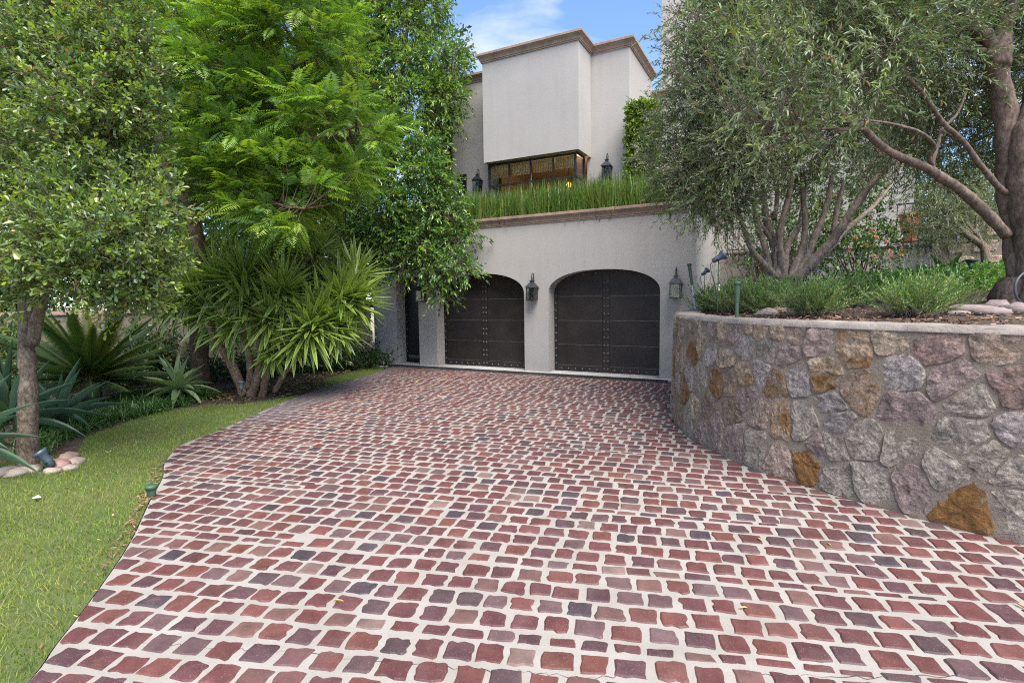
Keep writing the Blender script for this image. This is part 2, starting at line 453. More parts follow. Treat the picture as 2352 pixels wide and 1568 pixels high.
def inside(poly, x, y):
    poly = np.asarray(poly, float)[:, :2]; x = np.asarray(x, float); y = np.asarray(y, float); shp = x.shape
    x, y = x.ravel(), y.ravel()
    x1, y1 = poly[:, 0], poly[:, 1]; x2, y2 = np.roll(x1, -1), np.roll(y1, -1); dy = np.where(y2 == y1, 1e-12, y2 - y1)
    r = np.zeros(x.shape, bool)
    for a in range(0, len(x), 4000):
        X, Y = x[a:a + 4000, None], y[a:a + 4000, None]
        c = ((y1 > Y) != (y2 > Y)) & (X < (x2 - x1) * (Y - y1) / dy + x1)
        r[a:a + 4000] = c.sum(1) % 2 == 1
    return r.reshape(shp)
def sheet(name, poly, z, mat, kind='structure'):
    P = [Vector((x, y, z)) for x, y in poly]
    tris = tessellate_polygon([P])
    F = []
    for t in tris:
        a, b_, c_ = (P[i] for i in t)
        F.append(t if (b_ - a).cross(c_ - a).z > 0 else t[::-1])
    o = Geo().add([tuple(v) for v in P], F).obj(name, mat)
    o['kind'] = kind
    return o

# ================================================================== GROUND, DRIVE, LAWN
left_px = [(65, 1568), (130, 1480), (215, 1370), (300, 1245), (345, 1150), (375, 1095), (380, 1060), (420, 1020), (500, 990), (600, 945), (700, 905), (800, 875), (880, 852)]
LEFT = [(-1.6, -1.2), (-2.3, .3)] + [tuple(on_z(*p)[:2]) for p in left_px]
LEFT = [tuple(p) for p in spline(LEFT, 4)]
YF = 10.70                                   # garage front plane
DRAIN0, DRAIN1 = YF - .52, YF - .14
LEFT += [(-8.75, DRAIN0)]
WALLP = [(-1.30, YF + .02), (-1.44, 9.6), (-1.50, 8.7), (-1.44, 7.9), (-1.22, 7.0), (-.90, 6.30), (-.58, 5.84), (-.18, 5.42), (.20, 5.16), (.50, 4.97), (.77, 4.83), (1.0, 4.71), (1.25, 4.60), (1.6, 4.50), (2.4, 4.36), (3.6, 4.28), (5.2, 4.3)]
WALL = spline([(x, y, 0) for x, y in WALLP], 6)[:, :2]
RIGHT = [tuple(p) for p in WALL if p[1] < DRAIN0]
DRIVE = [(-1.5, -14)] + LEFT + [(-1.42, DRAIN0)] + RIGHT + [(9, 4.3), (9, -14)]
ground = sheet('ground', [(-300, -300), (300, -300), (300, 300), (-300, 300)], -.06, plain('dusty_ground', (.25, .215, .165), .95, var=.35, scale=.8, bmp=.3))
driveway = sheet('driveway', DRIVE, 0.0, M['mortar'])
bed_px = [(200, 1000), (300, 965), (380, 942), (490, 927), (560, 927), (640, 914), (700, 905), (745, 888)]
BED = [(-14, -1.5), (-7.9, 1.6), (-7.35, 2.35), (-7.0, 2.9)] + [tuple(on_z(*p)[:2]) for p in bed_px] + [(-8.65, 8.0), (-9.0, 9.3), (-9.15, DRAIN0 - .05)]
LAWN = [(-1.55, -1.2)] + [(x - .012, y - .008) for x, y in LEFT[:-1]] + [(-8.78, DRAIN0 - .05)] + BED[::-1] + [(-14, -1.2)]
lawn = sheet('lawn', LAWN, -.012, M['lawn'])
bed = sheet('planting_bed', [(-9.6, 10.68), (-9.16, 10.2)] + BED[::-1] + [(-26, -1.5), (-26, 16), (-9.6, 16)], -.02, M['soil'])
apron = Geo().box(-9.5, -1.25, DRAIN1, YF + .36, -.05, .004).obj('threshold_strip', M['concrete']); apron['kind'] = 'structure'
Geo().box(-9.15, -8.75, DRAIN0 - .12, DRAIN0, -.05, .01).obj('kerb_strip', M['concrete'])['kind'] = 'structure'

# ---- cobbles: groups of parallel courses, thin wedge courses where the drive turns round the wall
PAL = [((.185, .050, .045), 30), ((.155, .048, .048), 24), ((.225, .070, .055), 16), ((.125, .050, .058), 13), ((.075, .052, .066), 5), ((.235, .115, .095), 9), ((.225, .066, .045), 5), ((.30, .19, .16), 2), ((.175, .095, .095), 9), ((.10, .055, .06), 6)]
pal_c = np.array([p[0] for p in PAL]); pal_w = np.array([p[1] for p in PAL], float); pal_w /= pal_w.sum()
DR = np.array(DRIVE)
cobbles = []                                  # (centre, outline)
def cobble(cx, cy, u, v, a, b_):
    """outline of one hand-cut cobble: a along the course, b across it"""
    n = 5
    k = []
    ha, hb = a / 2, b_ / 2
    cr_ = min(ha, hb) * random.uniform(.06, .26)
    for sx, sy in ((1, 1), (-1, 1), (-1, -1), (1, -1)):
        jx, jy = random.gauss(0, .034) * a, random.gauss(0, .038) * b_
        cr2 = cr_ * random.uniform(.5, 1.5)
        p1 = (sx * (ha - cr2) + jx, sy * hb + jy); p2 = (sx * ha + jx, sy * (hb - cr2) + jy); pm = (sx * (ha - .3 * cr2) + jx, sy * (hb - .3 * cr2) + jy)
        k += [p2, pm, p1] if sx * sy > 0 else [p1, pm, p2]
    out = []
    for i in range(len(k)):
        p, q = k[i], k[(i + 1) % len(k)]
        out.append((p[0] + random.gauss(0, .0016), p[1] + random.gauss(0, .0016)))
        L_ = math.hypot(q[0] - p[0], q[1] - p[1])
        if L_ > .045:
            for f in ((.33, .67) if L_ > .08 else (.5,)):
                w = min(.0045, .05 * min(a, b_))
                out.append((p[0] + (q[0] - p[0]) * f + random.gauss(0, w), p[1] + (q[1] - p[1]) * f + random.gauss(0, w)))
    O = np.array(out)
    W = np.array([cx, cy]) + O[:, :1] * u + O[:, 1:] * v
    ins = inside(DR, W[:, 0], W[:, 1])
    if not ins.all():
        if not inside(DR, np.array([cx]), np.array([cy]))[0]: return
        for i in np.where(~ins)[0]:
            lo, hi = 0.0, 1.0
            for _ in range(7):
                mid = (lo + hi) / 2; q = np.array([cx, cy]) + (W[i] - (cx, cy)) * mid
                if inside(DR, q[:1], q[1:])[0]: lo = mid
                else: hi = mid
            W[i] = np.array([cx, cy]) + (W[i] - (cx, cy)) * lo * .93
        if np.ptp(W[:, 0]) < .03 or np.ptp(W[:, 1]) < .03: return
    cobbles.append((np.array([cx, cy]), W))
PITCHW, JOINT = .155, .033
def course(o, u, v, wfun, s0, s1, thin=False):
    s = s0 + random.uniform(0, PITCHW)
    while s < s1:
        a = random.gauss(.128, .008) if not thin else random.gauss(.131, .012)
        w = wfun(s)
        if w > .02:
            hh = w * (random.gauss(.985, .03) if not thin else random.uniform(.7, 1.0))
            c = o + u * (s + a / 2) + v * (w / 2 + random.gauss(0, .004))
            cobble(c[0], c[1], u, v, a, hh)
        s += a + random.gauss(JOINT, .007)
o = np.array([1.2, -1.35]); th = math.radians(25.0)
rows_in, target = 0, 4
while o[1] < 14 and len(cobbles) < 6500:
    u = np.array([math.cos(th), math.sin(th)]); v = np.array([-u[1], u[0]])
    rows_in += 1
    if rows_in < target or th <= 0:
        course(o, u, v, lambda s: .122, -13, 8)
        o = o + v * (PITCHW + random.gauss(0, .002))
        continue
    # last course of a parallel group: the drive turns about a point near the stone wall; the wedge left open is taken up
    # by longer cobbles where it is narrow and by a course of thin ones where it is wide
    d_ = min(th, math.radians(random.uniform(1.5, 2.1))); piv_s = random.choice((1.6, 2.2, 2.8, 3.4))
    TH = JOINT + .022
    s_split = piv_s - TH / math.tan(d_)
    course(o, u, v, lambda s: .122 + (max(0.0, piv_s - s) * math.tan(d_) if s > s_split else 0.0), -13, 8)
    o = o + v * (PITCHW + random.gauss(0, .002))
    def wf(s):
        w = (piv_s - s) * math.tan(d_) - JOINT
        return w if w < .16 else w / 2 - JOINT / 2
    course(o, u, v, wf, -13, s_split, True)
    s = -13.0
    while s < s_split:                         # second thin course where the wedge is wide
        w = (piv_s - s) * math.tan(d_) - JOINT
        w = w / 2 - JOINT / 2 if w >= .16 else 0
        a = random.gauss(.131, .01)
        if w > .03:
            c = o + u * (s + a / 2) + v * (w + JOINT + w / 2)
            cobble(c[0], c[1], u, v, a, w * random.uniform(.88, 1))
        s += a + JOINT
    piv = o + u * piv_s; th -= d_
    o = piv - np.array([math.cos(th), math.sin(th)]) * piv_s
    rows_in, target = 0, random.choice((4, 4, 5, 5))
def cobble_geo(items, base=None):
    V, F, C = [], [], []; n = 0
    for c, W in items:
        k = len(W); h = random.uniform(.0045, .0085)
        colr = pal_c[RNG.choice(len(pal_c), p=pal_w)] * random.uniform(.44, .62) * .80 + np.array([.014, .010, .010])
        W2 = c + (W - c) * (1 - .007 / .06)
        t1, t2 = random.gauss(0, .012), random.gauss(0, .012)
        z = np.full(k, .0008); z2 = h + (W2 - c) @ np.array([t1, t2])
        V.append(np.column_stack([W, z])); V.append(np.column_stack([W2, np.maximum(z2, .003)])); V.append(np.array([[c[0], c[1], h + .0012]]))
        C.append(np.tile(colr, (2 * k + 1, 1)))
        j = np.arange(k); j2 = (j + 1) % k
        F.append(np.column_stack([n + j, n + j2, n + k + j2, n + k + j])); F.append(np.column_stack([n + k + j, n + k + j2, np.full(k, n + 2 * k), np.full(k, n + 2 * k)]))
        n += 2 * k + 1
    g = Geo(); g.V = V; g.F = F; g.C = C; g.n = n
    return g
vis = []
for it in cobbles:
    c = it[0]; q = np.array([c[0], c[1], 0]) - EYE; z = q @ FWv
    if z < .3: vis.append((99, it)); continue
    X, Yp = CX + FPX * (q @ RTv) / z, CY - FPX * (q @ UPv) / z
    vis.append((z if -60 < X < 2412 and Yp < 1600 else 90 + z, it))
vis.sort(key=lambda t: t[0])
for _, it in vis[:300]:
    cobble_geo([it]).obj('cobble', M['cobble'], driveway)
cb = cobble_geo([it for _, it in vis[300:]]).obj('cobble_paving', M['cobble'], driveway); cb['kind'] = 'stuff'
# cracks in the pointing, along the courses
def crack(px, wid=.004):
    P = np.array([on_z(*p) for p in px]); P = spline(P, 10)
    P[:, :2] += RNG.normal(0, .007, (len(P), 2)); d = nrm(np.gradient(P, axis=0)); s = np.column_stack([-d[:, 1], d[:, 0], np.zeros(len(P))])
    w = np.abs(RNG.normal(wid, wid * .4, len(P)))[:, None]
    V = np.concatenate([P + s * w / 2, P - s * w / 2]); V[:, 2] = .0032; n = len(P)
    return V, [(i, n + i, n + i + 1, i + 1) for i in range(n - 1)]
g = Geo()
for px in ([(290, 1474), (420, 1484), (560, 1493), (700, 1500), (830, 1517), (960, 1524), (1090, 1536), (1180, 1540), (1300, 1552), (1420, 1556)], [(1700, 1548), (1850, 1552), (2050, 1556), (2250, 1551)]):
    g.add(*crack(px, .0024))
g.obj('crack', plain('crack_shadow_dirt', (.03, .025, .02), .9), driveway)

# ---- lawn grass
def blades(poly, n, hgt, wid, cols, bbox, zfun=None, lean=.5, dens=None):
    x = RNG.uniform(bbox[0], bbox[1], n); y = RNG.uniform(bbox[2], bbox[3], n)
    k = inside(poly, x, y)
    if dens is not None: k &= RNG.uniform(0, 1, n) < dens(x, y)
    x, y = x[k], y[k]; n = len(x)
    z = zfun(x, y) if zfun else np.full(n, -.012)
    a = RNG.uniform(0, 2 * math.pi, n); h = hgt * RNG.uniform(.5, 1.35, n); w = wid * RNG.uniform(.7, 1.3, n)
    la = RNG.uniform(0, 2 * math.pi, n); ll = np.abs(RNG.normal(0, lean, n)) * h
    B = np.column_stack([x, y, z]); s = np.column_stack([np.cos(a), np.sin(a), np.zeros(n)]) * w[:, None] / 2
    mid = B + np.column_stack([np.cos(la) * ll * .35, np.sin(la) * ll * .35, h * .6])
    tip = B + np.column_stack([np.cos(la) * ll, np.sin(la) * ll, h])
    V = np.stack([B - s, B + s, mid + s * .7, mid - s * .7, tip], 1).reshape(-1, 3)
    i = np.arange(n)[:, None] * 5
    pat = .5 * np.sin(x * 2.1 + 1.3 * np.sin(y * 1.7)) * np.cos(y * 2.6 + .9 * np.sin(x * 3.1)) + .25 * np.sin(x * 6.3 + y * 4.1)
    c = np.asarray(cols)[RNG.choice(len(cols), n)] * RNG.uniform(.75, 1.25, (n, 1))
    dry = np.clip(pat * 1.3 + RNG.normal(0, .25, n), 0, 1)[:, None]
    c = c * (1 - dry * .7) + np.array([.27, .235, .08]) * dry * .7
    C = np.repeat(c, 5, 0)
    g = Geo(); g.add(V, i + np.array([[0, 1, 2, 3]]), C)
    g.F.append(i + np.array([[3, 2, 4]])); return g
GC = [(.15, .235, .032), (.185, .27, .036), (.11, .19, .028), (.225, .285, .048), (.30, .28, .095)]
g = blades(LAWN, 380000, .032, .0042, GC, (-9.6, -1.5, -.6, 10.3), dens=lambda x, y: np.clip(5.5 / (x * x + y * y) ** .5, 0, 1) ** 1.1, lean=.8)
grass = g.obj('grass', M['grass']); tag(grass, 'short green lawn grass with drier yellow patches beside the drive', kind='stuff')

# ================================================================== STONE RETAINING WALL
WT = 1.40                                                    # top of wall
WS = spline([(x, y, 0) for x, y in WALLP], 30)[:, :2]
seg = np.r_[0, np.cumsum(np.hypot(*np.diff(WS, axis=0).T))]
WLEN = seg[-1]
tan_ = nrm(np.gradient(WS, axis=0)); WNORM = np.column_stack([tan_[:, 1], -tan_[:, 0]])   # points to the drive?
mid = len(WS) // 2
if (WNORM[mid] @ (np.array([-2.0, 3.0]) - WS[mid])) < 0: WNORM = -WNORM
def wpos(s, z, off=0.0):
    s = np.asarray(s, float)
    x = np.interp(s, seg, WS[:, 0]); y = np.interp(s, seg, WS[:, 1])
    nx = np.interp(s, seg, WNORM[:, 0]); ny = np.interp(s, seg, WNORM[:, 1])
    bat = .05 * (1 - np.asarray(z, float) / WT)              # slight batter, foot proud
    return np.stack([x + nx * (off + bat), y + ny * (off + bat), np.broadcast_to(z, s.shape).astype(float)], -1)
def wall_sz(px, py):
    d = ray(px, py); dx = d[:2] / np.linalg.norm(d[:2])
    cr_ = np.abs(WS[:, 0] * dx[1] - WS[:, 1] * dx[0]) + (WS @ dx < 0) * 99
    best = np.where((cr_ < .06))[0]
    i = best[np.argmin(np.hypot(*WS[best].T))] if len(best) else int(np.argmin(cr_))
    t = np.linalg.norm(WS[i]) / np.linalg.norm(d[:2])
    return seg[i], H + d[2] * t
def w4(x, y): s = .6377; return (3200 + x * s) / 1.7415, (1150 + y * s) / 1.7415
def w3(x, y): s = .4783; return (2600 + x * s) / 1.7415, (1150 + y * s) / 1.7415
MAU, TAN, GRY, LAV, BRN, PNK, RED = (.29, .215, .19), (.38, .29, .21), (.31, .262, .215), (.315, .265, .245), (.25, .18, .13), (.35, .255, .20), (.265, .175, .145)
seeds4 = [(300, 360, TAN, .32), (500, 310, TAN, .12), (790, 350, RED, -.2), (1190, 345, PNK, .16), (110, 540, TAN, .28), (330, 650, BRN, .2), (570, 530, LAV, -.4), (910, 590, MAU, -.2), (1280, 620, RED, .06), (160, 760, LAV, .10), (590, 760, MAU, -.2), (1000, 930, GRY, -.3), (370, 960, GRY, -.2), (560, 1010, GRY, -.3), (1130, 1040, GRY, -.3), (400, 1190, GRY, -.2), (660, 1190, MAU, -.2), (985, 1340, BRN, .75), (20, 1090, BRN, .7), (1290, 1360, GRY, -.3), (120, 1000, MAU, -.1), (1300, 900, LAV, -.3), (1000, 680, GRY, -.3), (830, 1150, GRY, -.2), (1290, 1130, GRY, -.3), (200, 1180, GRY, -.2)]
seeds3 = [(470, 310, MAU, -.2), (560, 330, TAN, -.1), (660, 340, MAU, -.2), (760, 300, PNK, -.1), (880, 330, TAN, .22), (1010, 350, TAN, 0), (1150, 360, PNK, -.2), (1330, 420, MAU, -.3), (590, 560, TAN, -.1), (760, 480, LAV, -.3), (312, 540, BRN, .45), (415, 430, TAN, 0), (460, 510, LAV, -.2), (755, 740, TAN, .30), (890, 700, LAV, -.3), (1000, 780, BRN, .30), (1170, 740, LAV, -.4), (1400, 720, BRN, .35), (525, 790, BRN, .40), (630, 790, BRN, .12), (400, 790, GRY, -.2), (262, 830, BRN, .4), (365, 1050, TAN, .15), (470, 980, BRN, -.2), (645, 1040, BRN, .05), (880, 1040, PNK, .16), (1050, 1090, TAN, .32), (1480, 1050, LAV, -.2), (860, 1310, GRY, -.2), (690, 1230, MAU, -.2), (1240, 1110, GRY, -.3), (530, 1140, MAU, -.2), (1440, 1330, GRY, -.2), (240, 330, MAU, -.2), (300, 700, LAV, -.2), (240, 600, PNK, -.1), (930, 530, GRY, -.2), (1080, 560, MAU, -.2), (770, 900, MAU, -.1)]
SEEDS = []
for x, y, c_, st in seeds4: SEEDS.append((*wall_sz(*w4(x, y)), c_, st))
for x, y, c_, st in seeds3: SEEDS.append((*wall_sz(*w3(x, y)), c_, st))
tries = 0
while tries < 4000:                                            # fill the rest of the wall
    tries += 1
    s, z = random.uniform(.0, WLEN), random.uniform(.10, WT - .1)
    if all(math.hypot(s - q[0], (z - q[1])) > .25 for q in SEEDS):
        SEEDS.append((s, z, random.choice((MAU, TAN, GRY, GRY, LAV, BRN, PNK)), random.choice((-.3, -.3, -.2, -.1, .05, .3))))
SEEDS = [q for q in SEEDS if .02 < q[1] < WT - .02]
sw = thing('stone_retaining_wall', 'curved rubble stone retaining wall holding up the olive and lavender bed', 'retaining wall', (-.5, 5.8, 0))
ns, nz = int(WLEN / .06), 24
ss = np.linspace(0, WLEN, ns + 1); zz = np.linspace(-.05, WT, nz + 1)
V = np.stack([wpos(ss, z, 0.0) for z in zz])                   # nz+1, ns+1, 3
for i in range(nz + 1):
    for j in range(ns + 1):
        q = Vector((ss[j] * 5, zz[i] * 5, 0)); V[i, j, :2] += np.array([np.interp(ss[j], seg, WNORM[:, 0]), np.interp(ss[j], seg, WNORM[:, 1])]) * (mnoise.noise(q) * .004 + mnoise.noise(q * 4) * .003)
F = [(i * (ns + 1) + j, (i + 1) * (ns + 1) + j, (i + 1) * (ns + 1) + j + 1, i * (ns + 1) + j + 1) for i in range(nz) for j in range(ns)]
Geo().add(V.reshape(-1, 3), F).obj('mortar_core', M['wallmortar'], sw, smooth=True)
# coping: rough mortared top about 0.3 m deep
offs = [.012, .0, -.08, -.20, -.31, -.33, -.33]; zs_ = [-.035, .012, .018, .016, .010, -.01, -.3]
V = np.stack([wpos(ss, WT + 0 * ss, 0) + np.column_stack([np.interp(ss, seg, WNORM[:, 0]) * o_, np.interp(ss, seg, WNORM[:, 1]) * o_, np.full(len(ss), z_)]) for o_, z_ in zip(offs, zs_)])
for i in range(1, len(offs) - 1):
    for j in range(ns + 1):
        q = Vector((ss[j] * 4, i * 1.7, 3)); V[i, j, 2] += mnoise.noise(q) * .012; V[i, j, :2] += np.array([np.interp(ss[j], seg, WNORM[:, 0]), np.interp(ss[j], seg, WNORM[:, 1])]) * mnoise.noise(q * 1.7) * .014
F = [(i * (ns + 1) + j, (i + 1) * (ns + 1) + j, (i + 1) * (ns + 1) + j + 1, i * (ns + 1) + j + 1) for i in range(len(offs) - 1) for j in range(ns)]
cop_m = plain('coping_mortar', (.235, .20, .175), .95, var=.3, scale=8, bmp=.8, bscale=40)
Geo().add(V.reshape(-1, 3), F).obj('coping', cop_m, sw, smooth=True)
def clip_poly(poly, nx, nz_, d):
    out = []
    for i in range(len(poly)):
        p, q = poly[i], poly[(i + 1) % len(poly)]
        a_, b2 = p[0] * nx + p[1] * nz_ - d, q[0] * nx + q[1] * nz_ - d
        if a_ <= 0: out.append(p)
        if (a_ < 0) != (b2 < 0):
            t = a_ / (a_ - b2); out.append((p[0] + (q[0] - p[0]) * t, p[1] + (q[1] - p[1]) * t))
    return out
nst = 0
for i, (s, z, c_, st) in enumerate(SEEDS):
    poly = [(s - .42, max(z - .42, .0)), (s + .42, max(z - .42, .0)), (s + .42, min(z + .42, WT - .02)), (s - .42, min(z + .42, WT - .02))]
    gap = random.uniform(.001, .006)
    for j, q in enumerate(SEEDS):
        if i == j: continue
        dx, dz = q[0] - s, q[1] - z; L_ = math.hypot(dx, dz)
        if L_ > .9 or L_ < 1e-6: continue
        poly = clip_poly(poly, dx / L_, dz / L_, (dx * s + dz * z) / L_ + L_ / 2 - gap)
        if len(poly) < 3: break
    if len(poly) < 3: continue
    for _ in range(2):                                        # round the corners
        np_ = []
        for k in range(len(poly)):
            p, q = poly[k], poly[(k + 1) % len(poly)]
            np_ += [(p[0] * .89 + q[0] * .11, p[1] * .89 + q[1] * .11), (p[0] * .11 + q[0] * .89, p[1] * .11 + q[1] * .89)]
        poly = np_
    # resample to 20 points with ragged edge
    P = np.array(poly + poly[:1]); L_ = np.r_[0, np.cumsum(np.hypot(*np.diff(P, axis=0).T))]
    N = 26; tt = np.linspace(0, L_[-1], N, endpoint=False)
    R = np.column_stack([np.interp(tt, L_, P[:, 0]), np.interp(tt, L_, P[:, 1])]); ctr = R.mean(0)
    R = ctr + (R - ctr) * (1 + RNG.normal(-.01, .03, (N, 1)))
    if np.ptp(R[:, 0]) < .07 or np.ptp(R[:, 1]) < .07: continue
    R[:, 1] = np.clip(R[:, 1], .0, WT - .012)
    g = Geo(); rings = []
    hgt = random.uniform(.005, .011); tilt = RNG.normal(0, .04, 2)
    for f, h in ((1.0, -.006), (.955, hgt * .5), (.74, hgt), (.5, hgt), (.25, hgt)):
        Q = ctr + (R - ctr) * f
        hh = np.array([h + (mnoise.noise(Vector((a_ * 7, b2 * 9, i))) * .010 + mnoise.noise(Vector((a_ * 22, b2 * 26, i))) * .009 if f < 1 else 0) for a_, b2 in Q]) + (Q - ctr) @ tilt * (f < 1)
        rings.append(wpos(Q[:, 0], 0, 0) * [1, 1, 0] + np.column_stack([np.zeros(N), np.zeros(N), Q[:, 1]]) + np.column_stack([np.interp(Q[:, 0], seg, WNORM[:, 0]) * (hh + .05 * (1 - Q[:, 1] / WT) - .05), np.interp(Q[:, 0], seg, WNORM[:, 1]) * (hh + .05 * (1 - Q[:, 1] / WT) - .05), np.zeros(N)]))
    cpt = wpos(np.array([ctr[0]]), ctr[1], hgt * 1.1)
    V = np.concatenate(rings + [cpt])
    F = [(r * N + k, r * N + (k + 1) % N, (r + 1) * N + (k + 1) % N, (r + 1) * N + k) for r in range(4) for k in range(N)] + [(4 * N + k, 4 * N + (k + 1) % N, 5 * N, 5 * N) for k in range(N)]
    me_o = g.add(V, F, np.array(c_) * random.uniform(.86, 1.12)).obj('stone', M['stone'], sw, smooth=False)
    fa = me_o.data.attributes.new('stain', 'FLOAT', 'POINT'); fa.data.foreach_set('value', np.full(len(me_o.data.vertices), st, np.float32))
    nst += 1

# planter soil behind the wall, rising towards the terrace
def soil_z(x, y):
    x = np.asarray(x, float); y = np.asarray(y, float)
    d = np.min(np.hypot(x[..., None] - WS[::6, 0], y[..., None] - WS[::6, 1]), -1)
    return 1.355 + .085 * np.clip(d - .45, 0, 8)
PL_POLY = [tuple(p) for p in (WS - WNORM * .25)[::6]] + [(9, 4.1), (9, 16), (-1.2, 16), (-1.2, 10.8)]
gx, gy = np.arange(-1.8, 9.2, .12), np.arange(4.0, 16.2, .12)
GX, GY = np.meshgrid(gx, gy); GZ = soil_z(GX, GY)
GZ = GZ + np.array([[mnoise.noise(Vector((a_ * 3, b2 * 3, 0))) * .02 for a_ in gx] for b2 in gy])
ok = inside(PL_POLY, GX, GY)
nx_ = len(gx)
F = [(r * nx_ + c_, r * nx_ + c_ + 1, (r + 1) * nx_ + c_ + 1, (r + 1) * nx_ + c_) for r in range(len(gy) - 1) for c_ in range(nx_ - 1) if ok[r, c_] and ok[r + 1, c_ + 1] and ok[r, c_ + 1] and ok[r + 1, c_]]
po = Geo().add(np.column_stack([GX.ravel(), GY.ravel(), GZ.ravel()]), F).obj('planter_soil', M['soil'], smooth=True); po['kind'] = 'structure'
# bark chips
n = 15000
x = RNG.uniform(-1.5, 3.6, n); y = RNG.uniform(4.4, 9.5, n); k = inside(PL_POLY, x, y); x, y = x[k], y[k]; n = len(x)
d = np.min(np.hypot(x[:, None] - WS[::6, 0], y[:, None] - WS[::6, 1]), 1); k = (d < 1.7) & (d > .29); x, y = x[k], y[k]; n = len(x)
ctr = np.column_stack([x, y, soil_z(x, y) + RNG.uniform(.0, .035, n)])
a1 = nrm(RNG.normal(0, 1, (n, 3)) * [1, 1, .3]); a2 = nrm(np.cross(a1, RNG.normal(0, .35, (n, 3)) + [0, 0, 1])); L_ = RNG.uniform(.02, .055, (n, 1)); W_ = RNG.uniform(.008, .018, (n, 1))
V = np.stack([ctr - a1 * L_ / 2 - a2 * W_ * .4, ctr + a1 * L_ / 2 - a2 * W_ / 2, ctr + a1 * L_ * .55 + a2 * W_ * .3, ctr - a1 * L_ * .45 + a2 * W_ / 2], 1).reshape(-1, 3)
CC = np.array([(.16, .075, .045), (.10, .05, .03), (.24, .13, .075), (.06, .035, .025), (.30, .20, .12)])[RNG.choice(5, n, p=[.33, .27, .2, .12, .08])] * RNG.uniform(.7, 1.3, (n, 1))
ch = Geo().add(V, np.arange(n)[:, None] * 4 + np.array([[0, 1, 2, 3]]), np.repeat(CC, 4, 0)).obj('bark_mulch', M['attr']); tag(ch, 'reddish brown bark mulch behind the stone wall', kind='stuff')

# ================================================================== HOUSE
house = thing('house', 'pale stucco house with two arched garage doors and a cantilevered upper block', 'house', (-5, YF, 0))
REV = .34
def arch(x, x0, x1, zs=1.74, zt=2.212):
    u = np.clip((np.asarray(x, float) - (x0 + x1) / 2) / ((x1 - x0) / 2), -1, 1)
    return zs + (zt - zs) * (1 - np.abs(u) ** 2.35) ** (1 / 2.2)
OPEN = [(-8.86, -8.17, None), (-7.63, -5.24, 1), (-4.65, -2.25, 1)]
XL, XR, ZP = -9.62, -1.58, 3.25
g = Geo()
xs = XL
for x0, x1, ar in OPEN:
    g.add([(xs, YF, -.05), (x0, YF, -.05), (x0, YF, ZP), (xs, YF, ZP)], [(0, 1, 2, 3)])
    n = 29 if ar else 2
    X = x0 + (x1 - x0) * (.5 - .5 * np.cos(np.linspace(0, math.pi, n))); Z = arch(X, x0, x1) if ar else np.full(n, 2.19)
    V = np.concatenate([np.column_stack([X, np.full(n, YF), Z]), np.column_stack([X, np.full(n, YF), np.full(n, ZP)])])
    g.add(V, [(i, i + 1, n + i + 1, n + i) for i in range(n - 1)])
    X2 = np.r_[x0, X, x1]; Z2 = np.r_[-.05, Z, -.05]; m_ = len(X2)
    V = np.concatenate([np.column_stack([X2, np.full(m_, YF), Z2]), np.column_stack([X2, np.full(m_, YF + REV + .1), Z2])])
    g.add(V, [(i, m_ + i, m_ + i + 1, i + 1) for i in range(m_ - 1)])
    xs = x1
g.add([(xs, YF, -.05), (XR, YF, -.05), (XR, YF, ZP), (xs, YF, ZP)], [(0, 1, 2, 3)])
g.add([(XR, YF, -.05), (XR, 14.5, -.05), (XR, 14.5, ZP), (XR, YF, ZP)], [(0, 1, 2, 3)])
g.add([(XL, YF, -.05), (XL, YF, ZP), (XL, 14.5, ZP), (XL, 14.5, -.05)], [(0, 1, 2, 3)])
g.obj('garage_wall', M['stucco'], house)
Geo().box(XL + .01, XR - .01, YF + .15, 13.0, ZP - .10, ZP - .02).obj('roof_slab', M['soil'], house)
# mouldings: profile (out, up) swept along a plan path with outward normals to the left of travel turned right
def cornice(path, prof, closed_ends=True):
    P = np.asarray(path, float); n = len(P); nn = []
    for i in range(n - 1):
        d = P[i + 1] - P[i]; d /= np.linalg.norm(d); nn.append(np.array([d[1], -d[0]]))
    V = []
    for i in range(n):
        if i == 0: m_ = nn[0]
        elif i == n - 1: m_ = nn[-1]
        else:
            m_ = nn[i - 1] + nn[i]; m_ /= (m_ @ nn[i])
        V += [(P[i][0] + m_[0] * a_, P[i][1] + m_[1] * a_, b2) for a_, b2 in prof]
    k = len(prof)
    F = [(i * k + j, (i + 1) * k + j, (i + 1) * k + j + 1, i * k + j + 1) for i in range(n - 1) for j in range(k - 1)]
    g = Geo().add(V, F)
    for e in (0, n - 1):
        for j in range(1, k - 1): g.F.append(np.array([(e * k, e * k + j, e * k + j + 1)]))
    return g
def prof(z, hgt, out):
    return [(.003, z), (out * .22, z), (out * .22, z + hgt * .14), (out * .34, z + hgt * .16), (out * .38, z + hgt * .30), (out * .52, z + hgt * .46), (out * .80, z + hgt * .62), (out * .86, z + hgt * .70), (out, z + hgt * .72), (out, z + hgt * .97), (out * .96, z + hgt), (-.25, z + hgt + .003)]
cornice([(XL - .05, YF), (XR, YF), (XR, 14.4)], prof(ZP, .19, .10)).obj('parapet_cornice', M['trim'], house)
